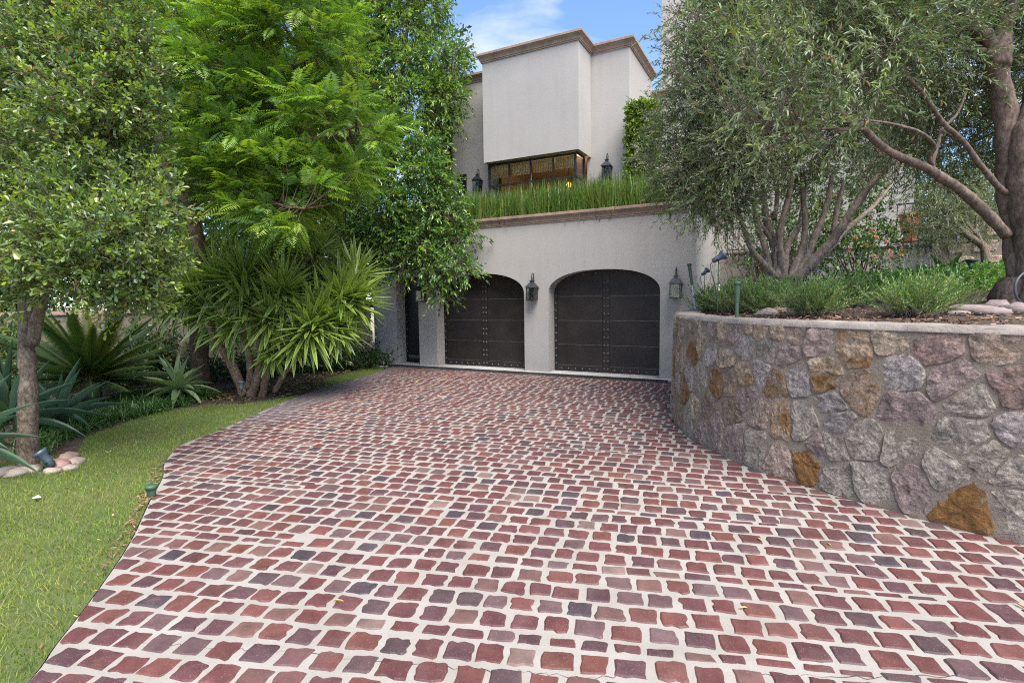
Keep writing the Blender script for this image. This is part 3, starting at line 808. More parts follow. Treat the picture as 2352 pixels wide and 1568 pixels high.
# upper storey
YU, YB, XB0, XB1, XU1 = 13.0, 12.10, -7.03, -4.458, -3.503
ZU = 7.545; ZBAY = 5.10
g = Geo()
g.add([(-9.5, YU, 3.2), (XU1, YU, 3.2), (XU1, YU, ZU), (-9.5, YU, ZU)], [(0, 1, 2, 3)])
g.add([(XU1, YU, 3.2), (XU1, 15.3, 3.2), (XU1, 15.3, ZU), (XU1, YU, ZU)], [(0, 1, 2, 3)])
g.add([(-9.5, YU, 3.2), (-9.5, YU, ZU), (-9.5, 15.3, ZU), (-9.5, 15.3, 3.2)], [(0, 1, 2, 3)])
g.add([(-9.5, YU, ZU), (XU1, YU, ZU), (XU1, 15.3, ZU), (-9.5, 15.3, ZU)], [(0, 1, 2, 3)])
# the wall behind the corner window is opened
g.V[0] = np.array([(-9.5, YU, 3.2), (-7.0, YU, 3.2), (-7.0, YU, ZU), (-9.5, YU, ZU)])
g.add([(-4.56, YU, 3.2), (XU1, YU, 3.2), (XU1, YU, ZU), (-4.56, YU, ZU)], [(0, 1, 2, 3)])
g.add([(-7.0, YU, 5.12), (-4.56, YU, 5.12), (-4.56, YU, ZU), (-7.0, YU, ZU)], [(0, 1, 2, 3)])
g.obj('upper_wall', M['stucco'], house)
g = Geo()
g.add([(XB0, YB, ZBAY), (XB1, YB, ZBAY), (XB1, YB, ZU + .002), (XB0, YB, ZU + .002)], [(0, 1, 2, 3)])
g.add([(XB1, YB, ZBAY), (XB1, YU - .002, ZBAY), (XB1, YU - .002, ZU + .002), (XB1, YB, ZU + .002)], [(0, 1, 2, 3)])
g.add([(XB0, YB, ZBAY), (XB0, YB, ZU + .002), (XB0, YU - .002, ZU + .002), (XB0, YU - .002, ZBAY)], [(0, 1, 2, 3)])
g.add([(XB0, YB, ZBAY), (XB0, YU - .002, ZBAY), (XB1, YU - .002, ZBAY), (XB1, YB, ZBAY)], [(0, 1, 2, 3)])
g.add([(XB0, YB, ZU + .002), (XB1, YB, ZU + .002), (XB1, YU, ZU + .002), (XB0, YU, ZU + .002)], [(0, 1, 2, 3)])
g.obj('cantilevered_block', M['stucco'], house)
cornice([(-9.55, YU), (XB0, YU), (XB0, YB), (XB1, YB), (XB1, YU), (XU1, YU), (XU1, 15.3)], prof(ZU, .20, .13)).obj('roof_cornice', M['trim'], house)
# lower return block, sill band and chimney tower behind
g = Geo()
g.box(-3.48, 2.5, 15.3, 19.0, 2.0, 7.05); g.obj('rear_wall', M['stucco'], house)
cornice([(-3.47, 15.3), (2.5, 15.3)], prof(7.052, .19, .12)).obj('rear_cornice', M['trim'], house)
Geo().box(-3.27, 1.2, 15.45, 17.5, 7.0, 12.5).obj('chimney_tower', M['stucco'], house)
# corner window under the block
win = Geo(); fx0, fx1, fy, fz0, fz1 = -6.99, -4.57, YB + .15, 3.75, 5.085
bw = .035
for z0, z1 in ((fz1 - .045, fz1), (4.505, 4.545), (fz0, fz0 + .05)):
    win.box(fx0, fx1, fy, fy + .05, z0, z1)
    win.box(fx1 - .05, fx1, fy + .05, YU - .18, z0, z1); win.box(fx0, fx0 + .05, fy + .05, YU - .18, z0, z1)
for x_ in (fx0, fx1 - .055): win.box(x_, x_ + .045, fy - .004, fy + .054, fz0, fz1)
for x_ in (fx1 - .055, fx0): win.box(x_, x_ + .055, YU - .18, YU - .13, fz0, fz1)
for x_ in (-6.385, -5.785, -5.175): win.box(x_ - .016, x_ + .016, fy - .003, fy + .047, fz0 + .05, fz1 - .06)
wobj = win.obj('corner_window', M['iron'], house)
cols_ = [fx0 + .055, -6.401, -6.369, -5.801, -5.769, -5.191, -5.159, fx1 - .055]
for i in range(4):
    for z0, z1 in ((4.545, fz1 - .06), (fz0 + .05, 4.505)):
        Geo().add([(cols_[2 * i], fy + .025, z0), (cols_[2 * i + 1], fy + .025, z0), (cols_[2 * i + 1], fy + .025, z1), (cols_[2 * i], fy + .025, z1)], [(0, 1, 2, 3)]).obj('pane', M['glass'], wobj)
for x_ in (fx1 - .025, fx0 + .025):
    for z0, z1 in ((4.545, fz1 - .06), (fz0 + .05, 4.505)):
        Geo().add([(x_, fy + .05, z0), (x_, YU - .18, z0), (x_, YU - .18, z1), (x_, fy + .05, z1)], [(0, 1, 2, 3)]).obj('pane', M['glass'], wobj)
# blinds: four, hanging a little unevenly
bl_b = [4.74, 4.745, 4.75, 4.765]
for i in range(4):
    x0, x1 = cols_[2 * i] + .005, cols_[2 * i + 1] - .005
    nz2, V = 9, []
    for j in range(nz2):
        z = fz1 - .05 - (fz1 - .05 - bl_b[i]) * j / (nz2 - 1)
        yy = fy + .10 + (.012 if j % 2 else 0) + (.02 if j >= nz2 - 2 else 0)
        V += [(x0, yy, z), (x1, yy, z)]
    Geo().add(V, [(2 * j, 2 * j + 1, 2 * j + 3, 2 * j + 2) for j in range(nz2 - 1)]).obj('reed_blind', M['blind'], wobj)
for x_ in (-6.76, -5.93, -4.79): Geo().box(x_, x_ + .012, fy + .085, fy + .09, 4.76, 4.93).obj('blind_cord', M['pvc'], wobj)
# room behind the glass: floor, back wall, ceiling, and a lit basket lamp
room = Geo()
room.box(-7.6, -4.0, 16.0, 16.1, 3.2, 5.6); room.box(-7.6, -4.0, 13.06, 16.0, 5.4, 5.5); room.box(-7.7, -7.6, 13.02, 16.0, 3.2, 5.5); room.box(-4.0, -3.9, 13.02, 16.0, 3.2, 5.5)
room.obj('room_lining', plain('room_paint', (.42, .30, .19), .9), house)
g = Geo(); lc = np.array([-5.1, 13.1, 4.52])
for k in range(9):
    a_ = k * math.pi / 9
    g.tube([lc + np.array([math.cos(a_) * math.cos(t) * .2, math.sin(a_) * math.cos(t) * .2, math.sin(t) * .2]) for t in np.linspace(0, 2 * math.pi, 13)], .016, 4, False)
g.tube([lc + (0, 0, .2), lc + (0, 0, .86)], .008, 4)
lamp_d = bpy.data.lights.new('basket_lamp_light', 'POINT'); lamp_d.energy = 9; lamp_d.color = (1.0, .62, .28); lamp_d.shadow_soft_size = .1
lamp_o = bpy.data.objects.new('basket_lamp_light', lamp_d); COL.objects.link(lamp_o); lamp_o.location = tuple(lc + np.array([0, .45, .2]))
bl = g.obj('basket_lamp', plain('lamp_basket', (.12, .07, .03), .8), house)
Geo().lathe([(.0, -.07), (.05, -.05), (.07, 0), (.05, .05), (.0, .07)], lc, 10).obj('bulb', M['warm'], bl, smooth=True)
# shuttered window at the left of the upper wall
sh = Geo().box(-8.40, -8.12, YU - .035, YU - .002, 4.2, 5.12).obj('shuttered_window', M['black'], house)
for k in range(14):
    z = 4.26 + k * .06
    Geo().add([(-8.37, YU - .037, z), (-8.15, YU - .037, z), (-8.15, YU - .062, z + .012), (-8.37, YU - .062, z + .012), (-8.15, YU - .05, z + .045), (-8.37, YU - .05, z + .045)], [(0, 1, 2, 3), (3, 2, 4, 5)]).obj('slat', M['iron'], sh)

# garage doors
def rivet_mesh(r=.023):
    return Geo().lathe([(r, 0), (r * .86, r * .5), (r * .5, r * .8), (.0, r * .92)], (0, 0, 0), 8).xform(Matrix.Rotation(math.radians(90), 4, 'X')).mesh('rivet', smooth=True)
RIV = rivet_mesh(); RIV.materials.append(M['door_edge'])
YD = YF + REV
def arch_piece(x0, x1, z0, z1, ox0, ox1, y, t, inset=0.0, n=10):
    X = np.linspace(x0, x1, n); top = np.minimum(z1, arch(X, ox0, ox1) - inset); top = np.maximum(top, z0)
    V = np.concatenate([np.column_stack([X, np.full(n, y), np.full(n, z0)]), np.column_stack([X, np.full(n, y), top]), np.column_stack([X, np.full(n, y + t), np.full(n, z0)]), np.column_stack([X, np.full(n, y + t), top])])
    F = [(i, i + 1, n + i + 1, n + i) for i in range(n - 1)] + [(n + i, n + i + 1, 3 * n + i + 1, 3 * n + i) for i in range(n - 1)] + [(i + 1, i, 2 * n + i, 2 * n + i + 1) for i in range(n - 1)]
    F += [(0, n, 3 * n, 2 * n), (n - 1, 3 * n - 1, 4 * n - 1, 2 * n - 1)]
    return Geo().add(V, F)
for di, (x0, x1) in enumerate(((-7.63, -5.24), (-4.65, -2.25))):
    door = arch_piece(x0 - .05, x1 + .05, .0, 2.3, x0, x1, YD, .04, -.05, 24).obj('garage_door', M['door'], house)
    xm = (x0 + x1) / 2 + (.0 if di else -.02)
    zr = [.14, .60, 1.13, 1.66, 2.3] if di else [.14, .62, 1.12, 1.62, 2.3]
    for a_, b2 in ((x0 + .085, xm - .085), (xm + .085, x1 - .03)):
        for r in range(4):
            arch_piece(a_, b2, zr[r] + .006, zr[r + 1] - .006, x0, x1, YD - .011, .012, .075, 14).obj('panel', M['door'], door)
            if r < 4:                                           # paler bottom edge of each sheet: seam highlight put into the colour
                zt = zr[r]
                Geo().box(a_, b2, YD - .0145, YD - .0005, zt - .006, zt + .005).obj('seam', M['door_edge'], door)
    arch_piece(xm - .078, xm + .078, .0, 2.3, x0, x1, YD - .016, .017, .03, 6).obj('strap', M['door'], door)
    Geo().box(x0 + .0, x0 + .078, YD - .014, YD - .001, 0, 1.78).obj('strap', M['door'], door)
    Geo().box(x0 + .079, xm - .079, YD - .013, YD - .001, .004, .128).obj('strap', M['door'], door)
    Geo().box(xm + .079, x1, YD - .013, YD - .001, .004, .128).obj('strap', M['door'], door)
    # arched head strap
    n = 24; X = np.linspace(x0 + .02, x1 - .02, n); Z = arch(X, x0, x1)
    V = np.concatenate([np.column_stack([X, np.full(n, YD - .014), Z - .012]), np.column_stack([X, np.full(n, YD - .014), Z - .075])])
    Geo().add(V, [(n + i, n + i + 1, i + 1, i) for i in range(n - 1)]).obj('strap', M['door'], door)
    pos = []
    nv = 12
    for k in range(nv):
        z = .09 + k * (1.95 - .09) / (nv - 1)
        if di == 0: z += .03 * math.sin(k * 2.1)
        pos += [(xm - .042, YD - .016, z), (xm + .042, YD - .016, z)]
    for k in range(10): pos.append((x0 + .04, YD - .014, .17 + k * .168))
    for k in range(6): pos += [(x0 + .17 + k * .165, YD - .013, .065), (xm + .19 + k * .17, YD - .013, .065)]
    for u_ in (-.75, -.45, -.2, .2, .45, .75):
        xx = (x0 + x1) / 2 + u_ * 1.15; pos.append((xx, YD - .014, float(arch(xx, x0, x1)) - .042))
    off = origin_of(house)
    for q in pos:
        r_ = bpy.data.objects.new('rivet', RIV); link(r_, door); r_.location = Vector(q) - off
# narrow door
nd = Geo().box(-8.86, -8.17, YD, YD + .05, .0, 2.2).obj('narrow_door', M['black'], house)
Geo().box(-8.78, -8.23, YD - .012, YD - .001, .12, .2).obj('kick_rail', M['door_edge'], nd)
Geo().box(-8.78, -8.23, YD - .012, YD - .001, .26, 2.1).obj('panel', M['black'], nd)
for k in range(10):
    r_ = bpy.data.objects.new('rivet', RIV); link(r_, nd); r_.location = Vector((-8.815, YD, .3 + k * .19)) - origin_of(house)

# drain channel with iron gratings
drain = thing('drain_channel', 'long slotted iron drain along the foot of the garage front', 'drain', (-5, DRAIN0, 0))
Geo().box(-9.6, -1.42, DRAIN0 + .001, DRAIN1 - .001, -.12, -.045).obj('channel', M['black'], drain)
gr = Geo(); Lg = .93
gr.box(0, Lg, .0, .02, -.04, .005); gr.box(0, Lg, .345, .365, -.04, .005); gr.box(0, .03, .02, .345, -.04, .0045); gr.box(Lg - .03, Lg, .02, .345, -.04, .0045)
k = .05
while k < Lg - .045: gr.box(k, k + .016, .02, .345, -.04, .004); k += .034
gme = gr.mesh('grate'); gme.materials.append(plain('weathered_iron_grate', (.035, .036, .04), .6, .2, var=.3))
for k in range(9):
    x_ = -9.6 + .0 + k * .945
    if x_ + Lg > -1.30: break
    q = bpy.data.objects.new('grate', gme); link(q, drain); q.location = Vector((x_, DRAIN0 + .005, 0)) - origin_of(drain)

# wall lanterns
def lantern(loc, label):
    t = thing('wall_lantern', label, 'lantern', loc, 0, 'dark metal wall lanterns on the house front')
    w, z0, z1, yc = .088, .0, .275, -.125
    g = Geo()
    for sx in (-1, 1):
        for sy in (-1, 1): g.box(sx * w - .009, sx * w + .009, yc + sy * w - .009, yc + sy * w + .009, z0, z1)
    for z in (z0, z1 - .012):
        g.box(-w, w, yc - w - .009, yc - w + .009, z, z + .014); g.box(-w, w, yc + w - .009, yc + w + .009, z, z + .014)
        g.box(-w - .009, -w + .009, yc - w, yc + w, z, z + .0141); g.box(w - .009, w + .009, yc - w, yc + w, z, z + .0141)
    g.box(-.095, .095, yc - .095, yc + .095, -.008, .001)
    g.box(-.028, .028, yc + w + .008, .0, .02, .26)
    g.obj('frame', M['lantern'], t, local=True)
    g = Geo(); a_, b2 = .125, .048
    V = [(-a_, yc - a_, z1), (a_, yc - a_, z1), (a_, yc + a_, z1), (-a_, yc + a_, z1), (-b2, yc - b2, z1 + .105), (b2, yc - b2, z1 + .105), (b2, yc + b2, z1 + .105), (-b2, yc + b2, z1 + .105)]
    g.add(V, [(0, 1, 5, 4), (1, 2, 6, 5), (2, 3, 7, 6), (3, 0, 4, 7), (4, 5, 6, 7), (3, 2, 1, 0)])
    g.box(-.03, .03, yc - .03, yc + .03, z1 + .105, z1 + .155); g.box(-.047, .047, yc - .047, yc + .047, z1 + .15, z1 + .158)
    g.obj('roof', M['lantern'], t, local=True)
    pts = [(0, -.006, .20), (0, -.014, .40)] + [(0, yc * .62 + .058 * math.cos(q), .505 + .085 * math.sin(q)) for q in np.linspace(0, math.pi, 9)] + [(0, yc * .62 - .058, .47), (0, yc - .012, .432), (0, yc + .012, .432), (0, yc + .03, .452), (0, yc + .022, .48), (0, yc + .002, .478)]
    Geo().tube(spline(pts, 3), .0095, 7).obj('hook', M['lantern'], t, smooth=True, local=True)
    for sx, sy in ((0, -1), (1, 0), (-1, 0), (0, 1)):
        e = w - .009
        if sx == 0: V = [(-e, yc + sy * w, .014), (e, yc + sy * w, .014), (e, yc + sy * w, z1 - .012), (-e, yc + sy * w, z1 - .012)]
        else: V = [(sx * w, yc - e, .014), (sx * w, yc + e, .014), (sx * w, yc + e, z1 - .012), (sx * w, yc - e, z1 - .012)]
        Geo().add(V, [(0, 1, 2, 3)]).obj('pane', M['glass'], t, local=True)
    Geo().lathe([(.012, .17), (.02, .15), (.028, .11), (.022, .07), (.012, .05), (.014, .0)], (0, yc, .055), 8).obj('bulb', M['spot'], t, smooth=True, local=True)
    Geo().box(-.004, .004, yc - .004, yc + .004, .22, .275).obj('socket', M['lantern'], t, local=True)
    return t
l0 = lantern((-4.985, YF - .002, 1.585), 'dark wall lantern on the pier between the two arched garage doors')
copy_thing(l0, (-1.93, YF - .002, 1.60), 0, 'dark wall lantern right of the wider garage door, above the stone wall')
copy_thing(l0, (-7.99, YF - .002, 1.58), 0, 'wall lantern beside the narrow black door, partly under drooping leaves')
copy_thing(l0, tuple(on_y(1397, 411, YU - .002)), 0, 'upper wall lantern right of the corner window, beside the clipped column shrub')
copy_thing(l0, tuple(on_y(1102, 440, YU - .002)), 0, 'upper wall lantern left of the corner window, half sunk in grass')

# ================================================================== VEGETATION
def TM(v, f): return np.array(v, float), np.array(f)
LEAF_OBOV = TM([(0, 0, 0), (.42, .36, .07), (.80, .5, .05), (1, 0, -.05), (.80, -.5, .05), (.42, -.36, .07)], [(0, 1, 2, 3), (0, 3, 4, 5)])
LEAF_LANCE = TM([(0, 0, 0), (.30, .5, .08), (.66, .36, .02), (1, 0, -.16), (.66, -.36, .02), (.30, -.5, .08)], [(0, 1, 2, 3), (0, 3, 4, 5)])
LEAF_RHOMB = TM([(0, 0, 0), (.48, .5, .06), (1, 0, -.04), (.48, -.5, .06)], [(0, 1, 2), (0, 2, 3)])
def basis(D):
    ref = np.where(np.abs(D[:, 2:3]) < .9, np.array([[0, 0, 1.0]]), np.array([[1.0, 0, 0]]))
    u = nrm(np.cross(D, ref)); return u, np.cross(D, u)
def leaf_quads(g, B, D, UPL, L, W, C, tmpl):
    """one leaf per row: base, direction, upward hint, length, width, colour"""
    T, F = tmpl
    side = nrm(np.cross(D, UPL)); n_ = np.cross(side, D)
    V = B[:, None] + T[None, :, 0:1] * (D * L[:, None])[:, None] + T[None, :, 1:2] * (side * W[:, None])[:, None] + T[None, :, 2:3] * (n_ * L[:, None])[:, None]
    i = (np.arange(len(B)) * len(T))[:, None, None]
    g.add(V.reshape(-1, 3), (i + F[None]).reshape(-1, F.shape[1]), np.repeat(C, len(T), 0))
def sprays(g, tg, O, D, L, nl, lL, lW, ang, cols, tmpl, droop=.1, ldroop=.15, up=1.2, tipc=None, tipp=.3, t0=.12, twig_r=.0022, twig_c=(.16, .12, .08), whorl=False):
    """leafy twigs: O origin, D direction, L length"""
    T = len(O); D = nrm(D); u, w = basis(D)
    t = np.clip((np.arange(nl) + .5) / nl * (1 - t0) + t0 + RNG.normal(0, .3 / nl, (T, nl)), .02, 1)
    phi = np.arange(nl) * 2.4 + RNG.uniform(0, 6.28, (T, 1)) + RNG.normal(0, .3, (T, nl))
    P = O[:, None] + D[:, None] * (L[:, None] * t)[..., None]; P[..., 2] -= droop * L[:, None] * t ** 2
    a_ = ang + RNG.normal(0, .22, (T, nl)); a_ = a_ * (1.08 - .55 * t)
    perp = u[:, None] * np.cos(phi)[..., None] + w[:, None] * np.sin(phi)[..., None]
    LD = D[:, None] * np.cos(a_)[..., None] + perp * np.sin(a_)[..., None] + RNG.normal(0, .14, (T, nl, 3)); LD[..., 2] -= ldroop
    LD = nrm(LD).reshape(-1, 3)
    UPL = nrm(RNG.normal(0, .55, (T * nl, 3)) + [0, 0, up])
    lens = lL * RNG.uniform(.62, 1.22, T * nl) * np.repeat(RNG.uniform(.85, 1.12, T), nl); wid = lens * (lW / lL) * RNG.uniform(.85, 1.15, T * nl)
    cols = np.asarray(cols, float); tc = cols[RNG.choice(len(cols), T)] * RNG.uniform(.8, 1.2, (T, 1))
    C = np.repeat(tc, nl, 0) * RNG.uniform(.75, 1.28, (T * nl, 1))
    if tipc is not None:
        on = (RNG.uniform(0, 1, (T, 1)) < tipp) & (t > .62); on = on.reshape(-1)
        C[on] = np.asarray(tipc) * RNG.uniform(.7, 1.3, (on.sum(), 1))
    dead = RNG.uniform(0, 1, len(C)) < .018; C[dead] = np.array([(.28, .16, .05)]) * RNG.uniform(.6, 1.3, (dead.sum(), 1))
    leaf_quads(g, P.reshape(-1, 3), LD, UPL, lens, wid, C, tmpl)
    if tg is not None:
        E_ = O + D * L[:, None]; E_[:, 2] -= droop * L
        a3 = np.arange(3) * 2.0944
        ring = (u[:, None] * np.cos(a3)[None, :, None] + w[:, None] * np.sin(a3)[None, :, None])
        V = np.concatenate([O[:, None] + ring * twig_r * 1.6, E_[:, None] + ring * twig_r * .5], 1).reshape(-1, 3)
        i = (np.arange(T) * 6)[:, None, None]; F = np.array([(0, 1, 4, 3), (1, 2, 5, 4), (2, 0, 3, 5)])
        tg.add(V, (i + F[None]).reshape(-1, 4), twig_c)
def clump_twigs(c, r, n, upb=.25, jit=.55, shell=.35, tl=(.22, .42), ctr=None, outw=.0):
    """n twig origins inside an ellipsoidal clump, growing outwards"""
    r = np.broadcast_to(np.asarray(r, float), (3,))
    d = nrm(RNG.normal(0, 1, (n, 3))); rad = RNG.uniform(shell, 1.0, (n, 1)) ** .7
    O = c + d * rad * r * .82
    D = d + RNG.normal(0, jit, (n, 3)); D[:, 2] += upb
    if ctr is not None: D += outw * nrm(c - ctr)
    return O, nrm(D), RNG.uniform(tl[0], tl[1], n)
def px_clumps(lst, dz=0.0):
    out = []
    for q in lst:
        x, y, z, r = q[:4]; out.append((at(x, y, z + random.uniform(-dz, dz)), r))
    return out
def limb(parent, pts, r0, r1, mat, name='limb', n=9, wob=.25, k=5):
    P = spline(pts, k); rr = np.linspace(r0, r1, len(P)) * (1 + .06 * np.sin(np.arange(len(P)) * 1.9))
    return Geo().tube(P, rr, n, True, wob=wob).obj(name, mat, parent, smooth=True), P
def connect(g, clumps, paths, r=.012, sag=.08):
    """thin boughs from the limbs to the clump centres"""
    allp = np.concatenate(paths)
    for c, rr in clumps:
        d = np.linalg.norm(allp - c, axis=1) + .35 * np.maximum(0, allp[:, 2] - c[2]); p = allp[np.argmin(d)]
        m_ = (p + c) / 2 + RNG.normal(0, .07, 3); m_[2] -= sag * np.linalg.norm(c - p)
        L_ = np.linalg.norm(c - p)
        P = spline([p, m_, c], 4); g.tube(P, np.linspace(r * (1 + .5 * L_), r * .45, len(P)), 5, False, (1, 1, 1))
        for _ in range(3):
            e = c + RNG.normal(0, .45, 3) * np.broadcast_to(np.asarray(rr), (3,)); g.tube(spline([c, (c + e) / 2 + RNG.normal(0, .03, 3), e], 3), np.linspace(r * .45, r * .2, 7), 4, False)
def px_path(lst): return [at(*q) for q in lst]

# ---- leafy evergreen tree at the left of the lawn
tb = on_z(65, 1072, -.02)
ev = thing('evergreen_tree', 'small leaved evergreen tree with a flaky grey forked trunk on the lawn edge', 'tree', tuple(tb))
Z1 = 5.42
trunk, p1 = limb(ev, [tb + (0, 0, -.1), tb + (0, 0, .03), at(64, 960, Z1), at(66, 880, Z1), at(60, 780, Z1), at(60, 680, Z1), at(62, 560, Z1 + .05), at(85, 430, Z1 + .1), at(100, 300, Z1 + .15), at(110, 120, Z1 + .2), at(120, -80, Z1 + .2)], .098, .026, M['bark_grey'], 'trunk', 14, .2)
_, p2 = limb(ev, [at(72, 790, Z1 - .02), at(86, 730, Z1 - .1), at(105, 660, Z1 - .2), at(150, 560, Z1 - .25), at(230, 480, Z1 - .3), at(330, 440, Z1 - .35)], .06, .018, M['bark_grey'])
_, p3 = limb(ev, [at(62, 560, Z1), at(150, 420, Z1 - .1), at(240, 300, Z1 - .2), at(320, 180, Z1 - .1)], .05, .015, M['bark_grey'])
_, p4 = limb(ev, [at(85, 430, Z1 + .1), at(30, 330, Z1 + .3), at(-40, 220, Z1 + .5)], .05, .015, M['bark_grey'])
cl = px_clumps([(50, 40, 5.7, .5), (160, 20, 5.4, .5), (255, 50, 5.2, .42), (110, 140, 5.4, .5), (220, 140, 5.2, .45), (300, 130, 5.2, .36), (320, 190, 5.2, .2), (40, 230, 5.6, .5), (170, 250, 5.1, .46), (280, 235, 5.1, .42), (325, 250, 5.2, .16), (90, 340, 5.3, .46), (215, 345, 5.1, .42), (300, 330, 5.2, .3), (20, 440, 5.4, .45), (130, 450, 4.9, .42), (235, 440, 4.9, .42), (310, 430, 5.0, .3), (350, 470, 5.0, .22), (60, 550, 4.8, .4), (170, 545, 4.7, .42), (275, 535, 4.7, .42), (335, 550, 4.8, .28), (390, 590, 5.0, .14), (385, 485, 5.0, .12), (110, 630, 4.8, .30), (215, 630, 4.8, .36), (290, 620, 4.8, .32), (345, 625, 4.9, .2), (270, 685, 4.9, .2), (320, 680, 4.9, .2), (10, 640, 4.9, .3), (-90, 120, 5.6, .6), (-110, 380, 5.4, .6), (-60, 560, 5.0, .5), (120, -120, 5.5, .6), (270, -90, 5.3, .5), (0, -100, 5.8, .6), (30, 300, 6.3, .6), (180, 180, 6.3, .6), (120, 500, 6.0, .55), (250, 430, 5.9, .5)], .1)
g, tg = Geo(), Geo()
EVC = [(.125, .20, .055), (.155, .235, .065), (.095, .165, .05), (.19, .265, .08), (.135, .20, .10)]
for c, r in cl:
    n = int(165 * (r / .45) ** 2.2 * random.uniform(.55, 1.35)) + 10
    O, D, L = clump_twigs(c, (r, r, r * .85), n, .18, .5, .3, (.12, .30))
    sprays(g, tg, O, D, L, 11, .056, .027, .95, EVC, LEAF_OBOV, .08, .05, 1.1, (.22, .30, .04), .45)
# a nearer branch that reaches in at the left edge
c0 = at(-40, 560, 3.0); O, D, L = clump_twigs(c0, (.10, .10, .14), 16, .1, .4, .2, (.1, .2)); sprays(g, tg, O, D, L, 9, .055, .028, 1.0, [(.15, .20, .06), (.20, .24, .08)], LEAF_OBOV, .05, .05, 1.0, (.24, .28, .05), .5)
g.obj('crown', M['leaf'], ev)['kind'] = 'stuff'
connect(tg, [q for q in cl if True], [p1, p2, p3, p4], .012)
tg.obj('twigs', M['bark_brown'], ev)['kind'] = 'stuff'

# ---- jacaranda
jb = np.array([*(EYE + ray(455, 800) * 9.9)[:2], -.02])
jac = thing('jacaranda_tree', 'spreading tree with bright green ferny leaves above the variegated yucca', 'tree', tuple(jb))
Zj = 9.6
_, q1 = limb(jac, [jb, at(458, 760, 9.8), at(462, 600, Zj), at(440, 480, Zj - .1)], .16, .10, M['bark_brown'], 'trunk', 10)
_, q2 = limb(jac, [at(440, 480, Zj - .1), at(370, 345, Zj - .3), at(425, 245, Zj - .6), at(520, 130, Zj - .6), at(600, 0, Zj - .3)], .085, .025, M['bark_brown'])
_, q3 = limb(jac, [at(445, 490, Zj - .1), at(440, 400, Zj - .6), at(510, 388, Zj - 1.0), at(590, 345, Zj - 1.2), at(720, 320, Zj - 1.3), at(820, 290, Zj - 1.2)], .075, .02, M['bark_brown'])
_, q4 = limb(jac, [at(510, 388, Zj - 1.0), at(560, 430, Zj - 1.4), at(640, 470, Zj - 1.8), at(700, 480, Zj - 2)], .04, .012, M['bark_brown'])
_, q5 = limb(jac, [at(425, 245, Zj - .6), at(560, 200, Zj - .8), at(700, 140, Zj - .8), at(800, 90, Zj - .6)], .05, .014, M['bark_brown'])
_, q6 = limb(jac, [at(370, 345, Zj - .3), at(360, 200, Zj - .4), at(400, 60, Zj - .5), at(430, -80, Zj - .4)], .06, .02, M['bark_brown'])
JP = [(285, -60), (300, 60), (330, 170), (400, 260), (390, 330), (430, 400), (490, 470), (590, 530), (680, 540), (730, 490), (800, 440), (850, 420), (860, 340), (900, 285), (830, 225), (800, 170), (850, 90), (800, 20), (780, -60)]
g, tg = Geo(), Geo()
def fronds(g, O, D, L, cols, K=14, droop=.32, pin=.26):
    n = len(O); D = nrm(D); s0 = nrm(np.cross(D, RNG.normal(0, .25, (n, 3)) + [0, 0, 1.0]))
    t = np.linspace(.16, 1, K)
    P = O[:, None] + D[:, None] * (L[:, None] * t)[..., None]; P[..., 2] -= droop * L[:, None] * t ** 2
    Tn = D[:, None] + np.zeros((n, K, 1)); Tn = Tn.copy(); Tn[..., 2] -= 2 * droop * t; Tn = nrm(Tn)
    shp = np.clip(np.sin((t * .86 + .16) * math.pi) ** 1.0, .12, 1)
    C0 = np.asarray(cols)[RNG.choice(len(cols), n)] * RNG.uniform(.75, 1.25, (n, 1))
    for sg in (1, -1):
        pl = (L[:, None] * pin * shp)[..., None] * RNG.uniform(.85, 1.1, (n, K, 1))
        pd = nrm(s0[:, None] * sg * .88 + Tn * .46 + RNG.normal(0, .06, (n, K, 3)) - [0, 0, .10])
        wv = Tn * (L[:, None, None] * .050)
        mid = P + pd * pl * .45; mid[..., 2] += .004; tip = P + pd * pl; tip[..., 2] -= pl[..., 0] * .12
        V = np.stack([P, mid + wv / 2, tip, mid - wv / 2], 2).reshape(-1, 3)
        g.add(V, np.arange(n * K)[:, None] * 4 + np.array([[0, 1, 2, 3]]), np.repeat(np.repeat(C0, K, 0) * RNG.uniform(.85, 1.15, (n * K, 1)), 4, 0))
JC = [(.145, .275, .03), (.19, .325, .034), (.11, .22, .032), (.26, .38, .042), (.08, .165, .035)]
allq = np.concatenate([q2, q3, q4, q5, q6])
tufts = []
while len(tufts) < 520:
    x, y = random.uniform(270, 910), random.uniform(-60, 610)
    if not inside(JP, np.array([x]), np.array([y]))[0]: continue
    edge = min(math.hypot(x - a_, y - b2) for a_, b2 in JP)
    z = random.uniform(7.5, 10.4) if y < 420 else random.uniform(7.4, 8.8)
    tufts.append(at(x, y, z))
for c in tufts:
    p = allq[np.argmin(np.linalg.norm(allq - c, axis=1))]; ax = nrm(nrm(c - p) * .8 + np.array([0, 0, .55]) + RNG.normal(0, .2, 3)); n = random.randint(7, 11)
    u, w = basis(ax[None]); ph = np.arange(n) * 2.4 + random.uniform(0, 6); sp = RNG.uniform(.5, 1.25, n)
    D = ax * np.cos(sp)[:, None] + (u * np.cos(ph)[:, None] + w * np.sin(ph)[:, None]) * np.sin(sp)[:, None]
    fronds(g, np.repeat(c[None], n, 0) + RNG.normal(0, .05, (n, 3)), D, RNG.uniform(.34, .62, n), JC)
    L_ = np.linalg.norm(c - p)
    tg.tube(spline([p, (p + c) / 2 + RNG.normal(0, .06, 3) - [0, 0, .05 * L_], c], 3), np.linspace(.006 + .004 * L_, .004, 7), 4, False)
g.obj('crown', M['jac'], jac)['kind'] = 'stuff'
tg.obj('twigs', M['bark_brown'], jac)['kind'] = 'stuff'
